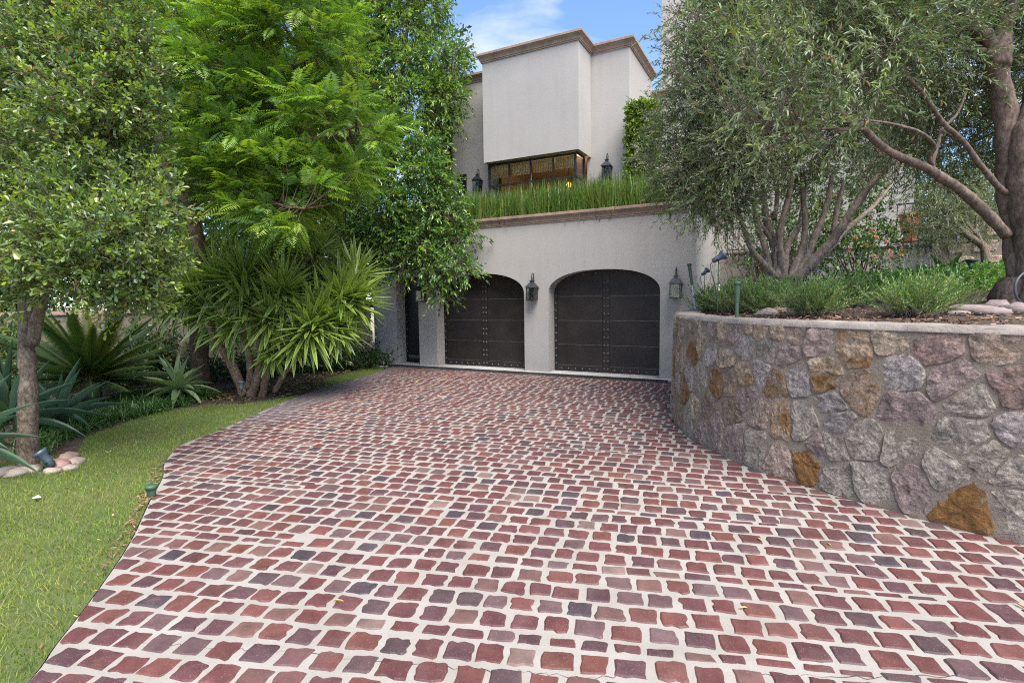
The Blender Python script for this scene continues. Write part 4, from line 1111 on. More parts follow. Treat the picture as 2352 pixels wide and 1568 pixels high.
# red flowers of a creeper in its shade
fl = thing('flowering_creeper', 'small red flower clusters of a creeper in the shade under the ferny tree', 'creeper', tuple(at(425, 360, 8.9)))
for (x, y, n) in ((412, 342, 5), (424, 348, 5), (418, 356, 4), (448, 338, 4), (452, 346, 3), (536, 345, 4), (506, 420, 4), (513, 432, 3), (540, 410, 3), (505, 448, 3)):
    g = Geo(); c = at(x, y, 8.6); B = c + RNG.normal(0, .035, (n * 5, 3)); D = nrm(RNG.normal(0, 1, (n * 5, 3)))
    leaf_quads(g, B, D, nrm(RNG.normal(0, 1, (n * 5, 3))), np.full(n * 5, .05), np.full(n * 5, .035), np.tile([(.42, .012, .015)], (n * 5, 1)) * RNG.uniform(.7, 1.2, (n * 5, 1)), LEAF_OBOV)
    g.obj('blossom', M['petal'], fl)
g, tg = Geo(), Geo()
O, D, L = clump_twigs(at(470, 400, 8.9), (.7, .5, .5), 60, 0, .7, .1, (.25, .5)); sprays(g, tg, O, D, L, 7, .09, .05, 1.0, [(.05, .10, .02), (.09, .13, .02)], LEAF_LANCE, .2)
g.obj('foliage', M['leaf'], fl)['kind'] = 'stuff'; tg.obj('stem', M['bark_brown'], fl)['kind'] = 'stuff'

# ---- glossy dark tree by the narrow door (two masses: a low drooping one, and a tall one behind)
def broad_tree(name, label, base, limbs, clumps, cols, lL, lW, tip, tipp, dens, droop, ldroop, mat_b, group=None, nl=10, tmpl=LEAF_LANCE, tl=(.25, .5), conn=.014, r0=.09):
    t = thing(name, label, 'tree', tuple(base), 0, group); paths = []
    for i, lp in enumerate(limbs):
        _, p = limb(t, lp, r0 if i == 0 else r0 * .5, r0 * .4 if i == 0 else .015, mat_b, 'trunk' if i == 0 else 'limb'); paths.append(p)
    g, tg = Geo(), Geo()
    for c, r in clumps:
        n = int(dens * r ** 2.1) + 8
        O, D, L = clump_twigs(c, (r, r, r * .9), n, .1, .5, .3, tl)
        sprays(g, tg, O, D, L, nl, lL, lW, .9, cols, tmpl, droop, ldroop, 1.0, tip, tipp)
    g.obj('crown', M['leaf'], t)['kind'] = 'stuff'
    connect(tg, clumps, paths, conn)
    tg.obj('twigs', mat_b, t)['kind'] = 'stuff'
    return t
FC = [(.075, .165, .034), (.095, .195, .04), (.055, .13, .032), (.125, .235, .042)]
b0 = np.array([-9.75, 9.7, -.02])
broad_tree('ficus_tree', 'glossy dark green tree drooping over the left garage door and narrow door', b0,
           [[b0, b0 + (.05, 0, 1.2), at(880, 560, 12.6), at(900, 440, 12.4), at(905, 330, 12.4)], [at(880, 560, 12.6), at(940, 560, 12.0), at(1010, 600, 11.7), at(1025, 660, 11.6)], [at(900, 440, 12.4), at(980, 450, 12.0), at(1050, 520, 11.8)]],
           px_clumps([(850, 320, 12.6, .5), (920, 325, 12.4, .5), (980, 350, 12.4, .38), (840, 400, 12.2, .5), (910, 400, 12.2, .5), (980, 400, 12.1, .45), (1025, 425, 12.0, .28), (820, 470, 12.2, .45), (890, 475, 12, .5), (960, 475, 11.9, .5), (1030, 485, 11.8, .36), (835, 545, 12, .42), (900, 550, 11.8, .48), (970, 550, 11.7, .48), (1040, 555, 11.7, .36), (1075, 535, 11.7, .16), (865, 600, 11.9, .3), (925, 608, 11.8, .3), (985, 610, 11.7, .34), (1045, 610, 11.7, .3), (1080, 625, 11.7, .1), (1015, 655, 11.6, .2), (1020, 682, 11.6, .12), (800, 540, 12.6, .45), (780, 440, 12.6, .5), (870, 640, 11.9, .12)], .2),
           FC, .098, .042, (.19, .30, .035), .3, 820, .28, .45, M['bark_brown'], None, 9)
b1 = np.array([-11.6, 12.2, -.02])
broad_tree('tall_ficus_tree', 'tall loose tree with pointed drooping leaves rising beside the upper house wall', b1,
           [[b1, b1 + (0, 0, 2.5), at(900, 330, 14.4), at(920, 200, 14.3), at(935, 60, 14.2), at(940, -60, 14.2)], [at(900, 330, 14.4), at(985, 250, 14), at(1040, 180, 13.8)], [at(920, 200, 14.3), at(850, 120, 14.2)]],
           px_clumps([(855, 60, 14.2, .55), (925, 70, 14, .62), (985, 40, 14, .4), (1000, 5, 14, .35), (885, 15, 14, .35), (845, 150, 14.2, .6), (915, 155, 14, .65), (985, 140, 13.8, .55), (1035, 150, 13.7, .4), (1050, 115, 13.7, .22), (870, 240, 14, .6), (940, 235, 13.9, .6), (1005, 220, 13.7, .5), (1040, 215, 13.7, .28), (880, 310, 14, .5), (950, 300, 13.9, .45), (1010, 280, 13.8, .34), (1035, 270, 13.7, .2), (815, 120, 14.4, .6), (800, 230, 14.2, .6), (790, 30, 14.4, .55), (945, -60, 14, .5), (860, -60, 14, .5), (1005, -50, 14, .35), (1020, 320, 13.8, .18)], .2),
           [(.095, .19, .03), (.12, .225, .036), (.075, .155, .03), (.155, .25, .04)], .115, .044, (.22, .31, .03), .35, 520, .3, .5, M['bark_brown'], None, 9, LEAF_LANCE, (.3, .6))
# ---- trees filling the view behind the garden wall at the left
BG = [(60, 250, 14.5, 'dark broadleaf tree rising behind the small leaved evergreen tree'), (330, 300, 15.5, 'dark broadleaf tree behind the ferny tree, seen through its left gaps'), (620, 420, 15.5, 'dark broadleaf tree behind the yucca and the ferny tree'), (760, 260, 17, 'dark broadleaf tree just left of the tall pointed leaved tree')]
for i, (x, y, z, lab) in enumerate(BG):
    c = at(x, y, z); b = np.array([c[0], c[1], -.02])
    cls = [(c + RNG.normal(0, 1, 3) * (1.5, 1.3, 1.6), random.uniform(.8, 1.2)) for _ in range(20)] + [(np.array([c[0] + RNG.normal(0, 1.6), c[1] + RNG.normal(0, .8), random.uniform(1.5, 3.0)]), .9) for _ in range(6)]
    broad_tree('broadleaf_tree', lab, b, [[b, b + (0, 0, 1.5), c]], cls, [(.04, .09, .022), (.055, .115, .026), (.034, .075, .022)], .17, .09, (.12, .20, .03), .3, 170, .2, .3, M['bark_brown'], 'dark trees behind the garden wall', 8, LEAF_RHOMB, (.4, .8), .03, .14)

# ---- garden wall behind the planting bed
gw = thing('garden_wall', 'low stucco garden wall with rough stone piers behind the planting bed', 'wall', (-12, 6.2, 0))
A, Bp = np.array([-9.66, 10.6]), np.array([-15.6, .2]); dW = nrm(Bp - A); nW = np.array([dW[1], -dW[0]])
if nW @ (np.array([0, 0]) - A) < 0: nW = -nW
Lw = np.linalg.norm(Bp - A)
def gwpt(s, o_, z): return (*(A + dW * s + nW * o_), z)
Geo().add([gwpt(0, 0, -.05), gwpt(Lw, 0, -.05), gwpt(Lw, 0, 1.42), gwpt(0, 0, 1.42), gwpt(0, -.2, -.05), gwpt(Lw, -.2, -.05), gwpt(Lw, -.2, 1.42), gwpt(0, -.2, 1.42)], [(0, 1, 2, 3), (3, 2, 6, 7), (1, 5, 6, 2), (5, 4, 7, 6)]).obj('wall_panel', M['stucco_low'], gw)
Geo().add([gwpt(0, .05, 1.43), gwpt(Lw, .05, 1.43), gwpt(Lw, .05, 1.50), gwpt(0, .05, 1.50), gwpt(0, -.25, 1.43), gwpt(Lw, -.25, 1.43), gwpt(Lw, -.25, 1.50), gwpt(0, -.25, 1.50)], [(0, 1, 2, 3), (3, 2, 6, 7), (0, 4, 5, 1)]).obj('coping', M['trim'], gw)
for s in (.12, 3.2, 5.6, 8.0, 10.4):
    for k in range(5):
        z0 = k * .29; w_ = .2 + random.uniform(-.03, .05); V = []
        g = Geo()
        for dz in (0, .27):
            for a_, o_ in ((-w_, .0), (-w_ * .95, .10 + random.uniform(0, .03)), (w_ * .95, .10 + random.uniform(0, .03)), (w_, .0)): V.append(gwpt(s + a_ + .1, o_, z0 + dz))
        g.add(V, [(0, 1, 5, 4), (1, 2, 6, 5), (2, 3, 7, 6), (4, 5, 6, 7)], random.choice((BRN, TAN, MAU))).obj('stone', M['stone'], gw)

# ---- sword leaves: yuccas, agaves
def blade_mesh(name, L, W, droop, cc, ce, mat, seg=6, fold=.25, tip=.35, margin=.72, base=.6):
    V, C = [], []
    for i in range(seg + 1):
        t = i / seg
        w = W / 2 * (base + (1 - base) * min(1, t / .35)) * (1 if t < 1 - tip else max(0.02, 1 - ((t - 1 + tip) / tip) ** 1.4))
        x = L * (t - .12 * droop * t ** 2); z = -droop * L * t ** 2 * .5
        for a_ in (-1, -margin, 0, margin, 1):
            V.append((x, a_ * w, z + abs(a_) * w * fold)); C.append(ce if abs(a_) == 1 else cc)
        C[-4] = C[-2] = tuple(.6 * np.array(cc) + .4 * np.array(ce))
    F = [(i * 5 + j, (i + 1) * 5 + j, (i + 1) * 5 + j + 1, i * 5 + j + 1) for i in range(seg) for j in range(4)]
    g = Geo().add(V, F, np.array(C)); me = g.mesh(name); me.materials.append(mat); return me, g
def orient(d, roll=0.0, upv=(0, 0, 1)):
    d = Vector(d).normalized(); s = Vector(upv).cross(d)
    if s.length < 1e-3: s = Vector((0, 1, 0))
    s.normalize(); n_ = d.cross(s)
    m_ = Matrix((d, s, n_)).transposed()
    return (m_ @ Matrix.Rotation(roll, 3, 'X')).to_4x4()
def rosette_dirs(n, ax, e0, e1):
    """directions round an axis, from upright (e0 from axis) to hanging (e1)"""
    ax = nrm(ax); u, w = basis(ax[None]); i = np.arange(n); ph = i * 2.39996 + random.uniform(0, 6); sp = e0 + (e1 - e0) * ((i + .5) / n) ** .85 + RNG.normal(0, .07, n)
    return ax * np.cos(sp)[:, None] + (u * np.cos(ph)[:, None] + w * np.sin(ph)[:, None]) * np.sin(sp)[:, None], sp
yb = on_z(600, 905, -.02)
yu = thing('yucca_plant', 'large many headed yucca with yellow edged sword leaves beside the drive', 'yucca', tuple(yb))
Zy = 9.35
YH = [(655, 470, 8.9, .74, 56), (925, 560, 8.8, .72, 56), (1110, 805, 8.75, .74, 50), (1330, 600, 9.1, .74, 56), (1180, 720, 8.9, .70, 46), (1430, 450, 9.6, .66, 44), (1150, 290, 9.9, .72, 40), (300, 320, 9.9, .78, 42), (300, 560, 9.3, .70, 46), (430, 700, 9.2, .62, 42), (840, 740, 8.75, .62, 44), (690, 650, 8.9, .66, 44), (560, 330, 9.9, .74, 36), (950, 300, 9.9, .72, 40), (800, 420, 9.5, .7, 40), (860, 960, 8.9, .46, 26), (1300, 790, 9.0, .62, 44), (1420, 620, 9.2, .66, 44), (180, 640, 9.6, .62, 36), (480, 500, 9.2, .72, 40), (1010, 900, 8.8, .5, 30), (560, 800, 9.0, .55, 34)]
LV = []
cen = at(*c7(870, 640), 9.4)
for hx, hy, hz, hl, hn in YH:
    hn = int(hn * 1.7)
    c = at(*c7(hx, hy), hz); ax = nrm(nrm(c - cen) * 1.0 + np.array([0, 0, .6]) - FWv * .25)
    D, sp = rosette_dirs(hn, ax, .08, 1.95)
    bright = (hx > 1000) * .5  # right-hand heads take brighter leaf colours: light from that side painted in
    for d, s_ in zip(D, sp): LV.append((c + d * .05, d, hl * 1.08 * random.uniform(.82, 1.1) * (.8 if s_ < .4 else 1.0), s_, bright))
GRN, YEL = (.11, .21, .045), (.46, .53, .12)
BLM = []
for k, (dr, cc, ce) in enumerate(((.04, GRN, YEL), (.10, (.085, .17, .04), (.37, .44, .10)), (.24, (.085, .16, .045), (.33, .40, .11)), (.05, (.115, .21, .04), (.44, .52, .10)), (.14, (.105, .195, .036), (.42, .48, .10)))):
    BLM.append(blade_mesh('sword_leaf', 1.0, .075, dr, cc, ce, M['blade'], 6, .22, .45, .70, .7))
def place_leaves(parent, LV, BLM, pick, wid=1.0, limit=300, name='leaf'):
    LV = sorted(LV, key=lambda q: float((q[0] - EYE) @ FWv)); off = origin_of(parent); rest = Geo()
    for i, (c, d, L, s_, br) in enumerate(LV):
        me, gm = BLM[pick(s_, br)]
        m_ = orient(d, random.gauss(0, .25)); W = wid * random.uniform(.8, 1.15)
        if i < limit:
            o_ = bpy.data.objects.new(name, me); link(o_, parent); o_.matrix_local = Matrix.Translation(Vector(c) - off) @ m_ @ Matrix.Diagonal((L, W, L, 1))
        else:
            mm = np.array(Matrix.Translation(Vector(c)) @ m_ @ Matrix.Diagonal((L, W, L, 1))); rest.add(gm.V[0] @ mm[:3, :3].T + mm[:3, 3], gm.F[0], gm.C[0])
    if rest.n: rest.obj('leaf_mass', BLM[0][0].materials[0], parent)['kind'] = 'stuff'
place_leaves(yu, LV, BLM, lambda s_, br: random.choice((3, 4, 0)) if br and random.random() < .75 else (random.choice((0, 1)) if s_ < 1.2 else random.choice((1, 2))), .88)
for pts, r0, r1 in (([c7(650, 1270), c7(600, 1130), c7(530, 990), c7(460, 900), c7(400, 760)], .085, .055), ([c7(700, 1285), c7(740, 1180), c7(765, 1060), c7(770, 940), c7(700, 680)], .085, .05), ([c7(690, 1215), c7(700, 1120), c7(690, 1000), c7(640, 800), c7(600, 620)], .07, .045), ([c7(780, 1290), c7(800, 1180), c7(830, 1060), c7(870, 930), c7(930, 620)], .065, .045), ([c7(870, 1250), c7(930, 1130), c7(1010, 1030), c7(1060, 900), c7(1110, 830)], .05, .04), ([c7(760, 1220), c7(960, 900), c7(1200, 760), c7(1330, 640)], .05, .04)):
    limb(yu, [at(x, y, Zy - .12 * i) for i, (x, y) in enumerate(pts)], r0, r1, M['bark_yucca'], 'trunk', 9, .3)

# ---- sago cycad
cyb = at(205, 872, 8.7); cy0 = np.array([cyb[0], cyb[1], -.02])
cyc = thing('cycad_plant', 'dark sago cycad with stiff feathery fronds in front of the garden wall', 'cycad', tuple(cy0))
def frond_mesh(L, arc, cc):
    K = 44; g = Geo(); t = np.linspace(.10, 1, K)
    P = np.column_stack([L * (t - .10 * arc * t ** 2), np.zeros(K), L * arc * (t * .55 - t ** 2 * .75)])
    Tn = nrm(np.gradient(P, axis=0)); n_ = np.cross(Tn, [0, 1, 0.0])
    ln = L * .155 * np.clip(np.sin((t * .9 + .10) * math.pi) ** .55, .2, 1)
    for sg in (1, -1):
        d = nrm(np.array([0, sg * .80, 0]) + Tn * .62 - n_ * .30 * 1)
        tip = P + d * ln[:, None]; wv = Tn * .017
        V = np.stack([P - wv, P + wv, tip], 1).reshape(-1, 3)
        g.add(V, np.arange(K)[:, None] * 3 + np.array([[0, 1, 2]]), np.asarray(cc) * RNG.uniform(.8, 1.2, (K, 1)).repeat(3, 0))
    g.tube(np.vstack([[0, 0, 0], P]), np.linspace(.012, .004, K + 1), 3, False, (.13, .15, .04))
    me = g.mesh('frond'); me.materials.append(M['blade']); return me
FM = [frond_mesh(1.0, a_, c_) for a_, c_ in ((.22, (.030, .062, .018)), (.32, (.034, .07, .02)), (.45, (.028, .055, .018)), (.35, (.075, .085, .015)), (.28, (.05, .085, .016)))]
D, sp = rosette_dirs(62, (0, 0, 1), .10, 1.75)
for i, (d, s_) in enumerate(zip(D, sp)):
    o_ = bpy.data.objects.new('frond', FM[random.choice((3, 4, 4)) if s_ < .75 else random.choice((0, 0, 1, 1, 2, 4))]); link(o_, cyc)
    L = random.uniform(1.15, 1.5) * (.75 if s_ < .4 else 1)
    o_.matrix_local = Matrix.Translation(Vector(cyb + d * .06) - origin_of(cyc)) @ orient(d) @ Matrix.Diagonal((L, L * .9, L, 1))
Geo().lathe([(.13, 0), (.16, .15), (.15, cyb[2] - .1), (.12, cyb[2]), (.04, cyb[2] + .1)], cy0, 12).obj('trunk', bark('cycad_bark', (.06, .035, .02), (.20, .12, .07), 14, 1, 1.0), cyc, smooth=True)

# ---- agaves
def agave(label, c, n, L, W, e0, e1, cc, ce, base, group=None, extra=()):
    t = thing('agave_plant', label, 'agave', tuple(base), 0, group)
    ms = [blade_mesh('agave_leaf', 1.0, 1.0, dr, cc, ce, M['blade'], 6, .18, .5, .86, .65) for dr in (.05, .25, .55)]
    D, sp = rosette_dirs(n, np.array([0, 0, 1.0]), e0, e1)
    for d, s_ in list(zip(D, sp)) + list(extra):
        me = ms[0 if s_ < .6 else (1 if s_ < 1.2 else 2)][0]; o_ = bpy.data.objects.new('leaf', me); link(o_, t); l_ = L * random.uniform(.85, 1.1)
        o_.matrix_local = Matrix.Translation(Vector(c) + Vector(d) * .03 - origin_of(t)) @ orient(d, random.gauss(0, .12)) @ Matrix.Diagonal((l_, W * random.uniform(.85, 1.1), l_, 1))
    Geo().lathe([(.05, c[2] - base[2] - .02), (.07, 0)], base, 8).obj('stem', M['bark_yucca'], t)
    return t
ab = on_z(412, 925, -.02)
agave('pale green broad leaved agave rosette at the lawn edge before the yucca', ab + (0, 0, .22), 24, .58, .115, .12, 1.8, (.17, .25, .12), (.21, .28, .13), ab)
a2 = np.array([*(at(20, 930, 6.4))[:2], -.02])
agave('tall blue green agave behind the flaky grey trunk', a2 + (0, 0, .25), 26, .95, .075, .1, 1.7, (.045, .10, .062), (.12, .18, .10), a2)
a3 = np.array([*(at(-120, 985, 4.9))[:2], -.02])
agave('blue green agave at the left edge with long leaves crossing the grey trunk', a3 + (0, 0, .34), 26, .74, .052, .15, 1.75, (.06, .125, .085), (.16, .22, .13), a3)
a4 = np.array([*(at(130, 905, 7.0))[:2], -.02])
agave('slim blue green agave between the grey trunk and the cycad', a4 + (0, 0, .12), 16, .85, .06, .3, 1.35, (.05, .11, .075), (.13, .20, .12), a4)

# ---- arching grasses
def arcs(g, B, az, L, el, droop, W, C, seg=3):
    n = len(B); t = np.linspace(0, 1, seg + 1)
    hor = np.column_stack([np.cos(az), np.sin(az), np.zeros(n)]); s = np.column_stack([-np.sin(az), np.cos(az), np.zeros(n)])
    P = B[:, None] + hor[:, None] * (L * np.cos(el))[:, None, None] * t[None, :, None]
    P[..., 2] += (L * np.sin(el))[:, None] * t - (droop * L)[:, None] * t ** 2
    w = W[:, None, None] * np.clip(1.02 - t ** 2.5, .06, 1)[None, :, None] * .5
    V = np.stack([P - s[:, None] * w, P + s[:, None] * w], 2).reshape(n, -1, 3)
    k = 2 * (seg + 1); F = np.array([(2 * j, 2 * j + 1, 2 * j + 3, 2 * j + 2) for j in range(seg)])
    g.add(V.reshape(-1, 3), ((np.arange(n) * k)[:, None, None] + F[None]).reshape(-1, 4), np.repeat(C, k, 0))
def grass_bed(pts, per, L0, W0, el0, dr, cols, spread=.07):
    g = Geo(); pts = np.asarray(pts); n = len(pts) * per
    B = np.repeat(pts, per, 0) + np.column_stack([RNG.normal(0, spread, n), RNG.normal(0, spread, n), np.zeros(n)])
    C = np.asarray(cols)[RNG.choice(len(cols), n)] * RNG.uniform(.7, 1.3, (n, 1))
    arcs(g, B, RNG.uniform(0, 6.28, n), L0 * RNG.uniform(.6, 1.2, n), RNG.normal(el0, .22, n), dr * RNG.uniform(.6, 1.4, n), W0 * RNG.uniform(.7, 1.2, n), C)
    return g
n = 860
RG = np.column_stack([RNG.uniform(-9.5, -1.66, n), RNG.uniform(10.78, 12.0, n), np.full(n, 3.2)])
g = grass_bed(RG, 26, 1.0, .019, 1.36, .13, [(.075, .155, .024), (.095, .185, .028), (.06, .125, .022), (.13, .21, .034), (.19, .20, .06)], .06)
tag(g.obj('roof_grass', M['blade']), 'dense tall green grass growing on the garage roof behind the parapet', kind='stuff')
LP = []
lp_poly = [tuple(on_z(x, y, 0)[:2]) for x, y in ((70, 1050), (130, 1015), (220, 985), (310, 958), (400, 935), (500, 915), (470, 893), (390, 900), (300, 912), (200, 925), (90, 950), (20, 1000))]
while len(LP) < 240:
    x, y = RNG.uniform(-12.5, -6.5), RNG.uniform(2.2, 8.2)
    if inside(lp_poly, np.array([x]), np.array([y]))[0]: LP.append((x, y, -.02))
g = grass_bed(LP, 46, .40, .013, .95, .60, [(.05, .12, .03), (.07, .15, .035), (.038, .09, .026), (.10, .17, .045)], .06)
tag(g.obj('border_grass', M['blade']), 'dark arching grass edging the bed under the cycad', kind='stuff')
# low dark undergrowth in the bed
UG = []
while len(UG) < 1800:
    s, o_ = random.uniform(0, 11.5), random.uniform(.1, 1.3)
    p = A + dW * s + nW * o_; UG.append((p[0], p[1], 0))
UG = np.array(UG); g, tg = Geo(), Geo()
sprays(g, tg, UG, np.column_stack([RNG.normal(0, .5, 1800), RNG.normal(0, .5, 1800), np.ones(1800)]), RNG.uniform(.2, .75, 1800), 9, .10, .04, .9, [(.03, .07, .02), (.04, .085, .022), (.025, .05, .018)], LEAF_LANCE, .2, .2)
o_ = g.obj('undergrowth', M['leaf']); tag(o_, 'dark leafy undergrowth along the foot of the garden wall', kind='stuff')
# fallen leaves and litter in the bed
n = 1500; s = RNG.uniform(0, 1, n); x = -9.0 + RNG.normal(.2, .6, n); y = RNG.uniform(5.2, 9.5, n); B = np.column_stack([x, y, np.full(n, .0)]); k = inside(BED[::-1] + [(-26, -1.5), (-26, 16), (-9.6, 16)], x, y); B = B[k]; n = len(B)
g = Geo(); leaf_quads(g, B + RNG.uniform(0, .03, (n, 1)) * [0, 0, 1], nrm(RNG.normal(0, 1, (n, 3)) * [1, 1, .2]), nrm(RNG.normal(0, .3, (n, 3)) + [0, 0, 1]), RNG.uniform(.05, .1, n), RNG.uniform(.02, .045, n), np.array([(.26, .19, .04), (.16, .10, .05), (.10, .06, .035)])[RNG.choice(3, n)], LEAF_LANCE)
tag(g.obj('leaf_litter', M['attr']), 'dry brown and yellow leaves littering the bed under the yucca', kind='stuff')

# ---- olive tree with many stems, in the raised bed
def o9(lst, z0, z1):
    n = len(lst); return [at(*c9(x, y), z0 + (z1 - z0) * i / (n - 1)) for i, (x, y) in enumerate(lst)]
ZO = 7.9
ob = at(*c9(1420, 985), ZO); ob[2] = float(soil_z(ob[0], ob[1]))
ol = thing('olive_tree', 'many stemmed olive tree fanning out of the raised bed behind the lavender', 'olive tree', tuple(ob))
PO = []
for pts, z1, r0, r1 in (([(1380, 990), (1210, 820), (1060, 640), (985, 440), (930, 260), (880, 60)], 7.5, .05, .022), ([(1250, 980), (1240, 780), (1180, 560), (1110, 330), (1080, 130)], 7.9, .055, .03), ([(1340, 960), (1310, 640), (1240, 420), (1200, 200), (1180, -60)], 8.0, .075, .035),
                        ([(1400, 960), (1370, 750), (1350, 540), (1390, 300), (1450, 100), (1490, -120)], 7.6, .06, .03), ([(1410, 900), (1440, 600), (1560, 400), (1590, 250), (1640, -40)], 8.5, .05, .025), ([(1470, 960), (1560, 740), (1610, 560), (1620, 300), (1590, 20)], 8.1, .065, .03),
                        ([(1500, 960), (1640, 740), (1720, 520), (1800, 340), (1860, 120), (1900, -100)], 7.7, .065, .03), ([(1540, 960), (1720, 760), (1900, 560), (2020, 380), (2200, 120), (2350, -80), (2560, -300)], 7.2, .085, .03), ([(1640, 860), (1860, 660), (2050, 440), (2330, 200), (2560, -60)], 8.2, .055, .025), ([(1915, 500), (1960, 200), (2030, -60)], 7.9, .045, .025),
                        ([(1120, 340), (1250, 520), (1330, 720)], 7.9, .03, .035), ([(1300, 330), (1330, 100), (1300, -100)], 8.2, .04, .025)):
    _, p = limb(ol, o9(pts, ZO, z1), r0, r1, M['bark_olive'], 'trunk', 9, .3); PO.append(p)
OC = [(.135, .195, .08), (.17, .225, .105), (.105, .155, .064), (.225, .265, .16), (.15, .22, .062)]
olc = [(1600, 55, 7.2, .36), (1680, 40, 7, .48), (1770, 50, 7, .48), (1860, 50, 7.2, .5), (1590, 140, 7.2, .34), (1665, 130, 7, .45), (1750, 140, 6.9, .48), (1850, 140, 7.1, .5), (1580, 230, 7.3, .36), (1650, 225, 7, .45), (1735, 230, 6.9, .46), (1830, 230, 7, .46), (1555, 310, 7.6, .36), (1625, 320, 7.2, .42), (1700, 320, 6.9, .42), (1790, 310, 7, .4), (1545, 375, 7.7, .30), (1600, 395, 7.4, .36), (1670, 400, 7, .36), (1735, 385, 7.1, .3), (1620, 455, 7.3, .32), (1670, 470, 7.1, .3), (1585, 440, 7.5, .28), (1650, 505, 7.3, .16), (1700, 450, 7.1, .2), (1950, 100, 7.3, .5), (1940, 200, 7.3, .45), (1900, 290, 7.4, .4), (1990, 290, 7.6, .4), (1500, 270, 7.9, .10), (1480, 350, 7.9, .07), (1500, 355, 7.9, .14), (1520, 430, 7.8, .16), (1660, -80, 7, .5), (1800, -80, 7, .55), (1950, -60, 7.4, .6), (2060, 60, 8, .6), (2080, 200, 8.2, .5), (2050, 320, 8.5, .45), (1850, 370, 8.6, .4), (1960, 390, 8.8, .42), (1780, 420, 8.8, .35), (1700, 90, 8.4, .5), (1800, 220, 8.5, .5)]
def olive_crown(t, clumps, paths, dens, lL, lW, nl=16, tl=(.25, .5), conn=.0065, shell=.2):
    g, tg = Geo(), Geo()
    for c, r in clumps:
        O, D, L = clump_twigs(c, (r, r, r * .9), int(dens * r ** 2) + 6, .05, .6, shell, tl)
        sprays(g, tg, O, D, L, nl, lL, lW, .75, OC, LEAF_RHOMB, .12, .05, .6, (.15, .19, .045), .22, .08, .0018, (.15, .13, .10))
    g.obj('crown', M['olive'], t)['kind'] = 'stuff'
    connect(tg, clumps, paths, conn)
    tg.obj('twigs', M['bark_olive'], t)['kind'] = 'stuff'
olive_crown(ol, px_clumps(olc, .15), PO, 1250, .060, .0155)

# ---- the old olive tree at the right edge
ZR = 5.35
rb = at(2338, 700, ZR); rb[2] = float(soil_z(rb[0], rb[1]))
o2 = thing('olive_tree', 'thick trunked olive tree at the right edge with one limb sweeping over the bed', 'olive tree', tuple(rb))
def p5(lst, z0, z1):
    n = len(lst); return [at(*c5(x, y), z0 + (z1 - z0) * i / (n - 1)) for i, (x, y) in enumerate(lst)]
P2 = []
for pts, za, zb, r0, r1, nm in (([(1545, 2180), (1520, 1900), (1490, 1600), (1450, 1300), (1440, 1000), (1425, 740), (1380, 520), (1340, 330)], ZR, 5.1, .10, .095, 'trunk'),
                                ([(1640, 2180), (1640, 1850), (1590, 1500), (1560, 1200), (1570, 950), (1640, 760), (1700, 500), (1740, 200), (1780, -200)], ZR - .15, 5.0, .15, .11, 'trunk'),
                                ([(1345, 345), (1280, 230), (1190, 175), (1130, 80), (1095, -60)], 5.1, 4.9, .06, .045, 'limb'), ([(1375, 480), (1400, 330), (1420, 190), (1480, 60), (1500, -150)], 5.1, 5.2, .10, .05, 'limb'),
                                ([(1440, 1640), (1320, 1510), (1200, 1390), (1100, 1310), (1000, 1245), (900, 1180), (800, 1135), (700, 1095), (600, 1040), (520, 975), (440, 895), (370, 870), (300, 800), (220, 680)], 5.2, 4.5, .052, .02, 'limb'),
                                ([(1450, 1350), (1380, 1300), (1250, 1140), (1130, 975), (1000, 860), (880, 680), (780, 570), (700, 480)], 5.2, 4.7, .03, .013, 'limb'), ([(930, 1180), (925, 1120), (960, 1010), (990, 900), (1090, 800), (1160, 640)], 4.95, 5.0, .022, .009, 'limb'),
                                ([(920, 1150), (900, 1090), (940, 1020), (850, 930), (730, 885), (560, 850), (360, 830)], 4.95, 4.4, .02, .008, 'limb'), ([(440, 900), (300, 905), (140, 900), (-60, 960)], 4.55, 4.1, .016, .006, 'limb'), ([(1300, 350), (1150, 345), (1040, 300), (900, 250), (740, 240)], 5.1, 4.6, .022, .009, 'limb')):
    _, p = limb(o2, p5(pts, za, zb), r0, r1, M['bark_old_olive'], nm, 12 if r0 > .09 else 8, .16); P2.append(p)
# flared foot
Geo().tube([rb + (0, 0, -.08), rb + (0, 0, .05), rb + (-.005, 0, .25)], [.235, .215, .18], 14, False, wob=.5).obj('root_flare', M['bark_old_olive'], o2, smooth=True)
o2c = [(1960, 40, 4.6, .36), (2050, 50, 4.6, .4), (2150, 40, 4.8, .42), (2250, 30, 5.4, .42), (2330, 60, 5.8, .42), (1990, 130, 4.6, .34), (2080, 150, 4.8, .36), (2180, 160, 5.4, .42), (2290, 180, 6.0, .45), (2110, 250, 5.6, .36), (2200, 270, 6.0, .45), (2300, 290, 6.3, .45), (2080, 330, 6.2, .35), (2180, 360, 6.8, .4), (1900, 20, 4.4, .34), (2020, -70, 4.6, .5), (2200, -70, 5, .55), (2350, -60, 5.2, .55), (2420, 120, 5.4, .5), (2440, 320, 5.8, .5), (1860, -60, 4.4, .45), (2380, 430, 7, .4)]
n2c = [(1790, 85, 3.9, .20), (1870, 115, 3.9, .20), (1950, 165, 3.9, .2), (1720, 140, 4.0, .18), (1810, 190, 3.9, .2), (1900, 220, 4.0, .2), (1980, 250, 4.1, .18), (1730, 240, 4.0, .18), (1830, 280, 4.1, .18), (1770, 330, 4.1, .14), (1900, 320, 4.2, .16), (1700, 50, 4.1, .18), (2040, 110, 4.0, .16), (1600, 40, 4.1, .08), (1560, 85, 4.1, .05), (1560, 35, 4.1, .05), (1545, 160, 4.3, .05)]
g, tg = Geo(), Geo()
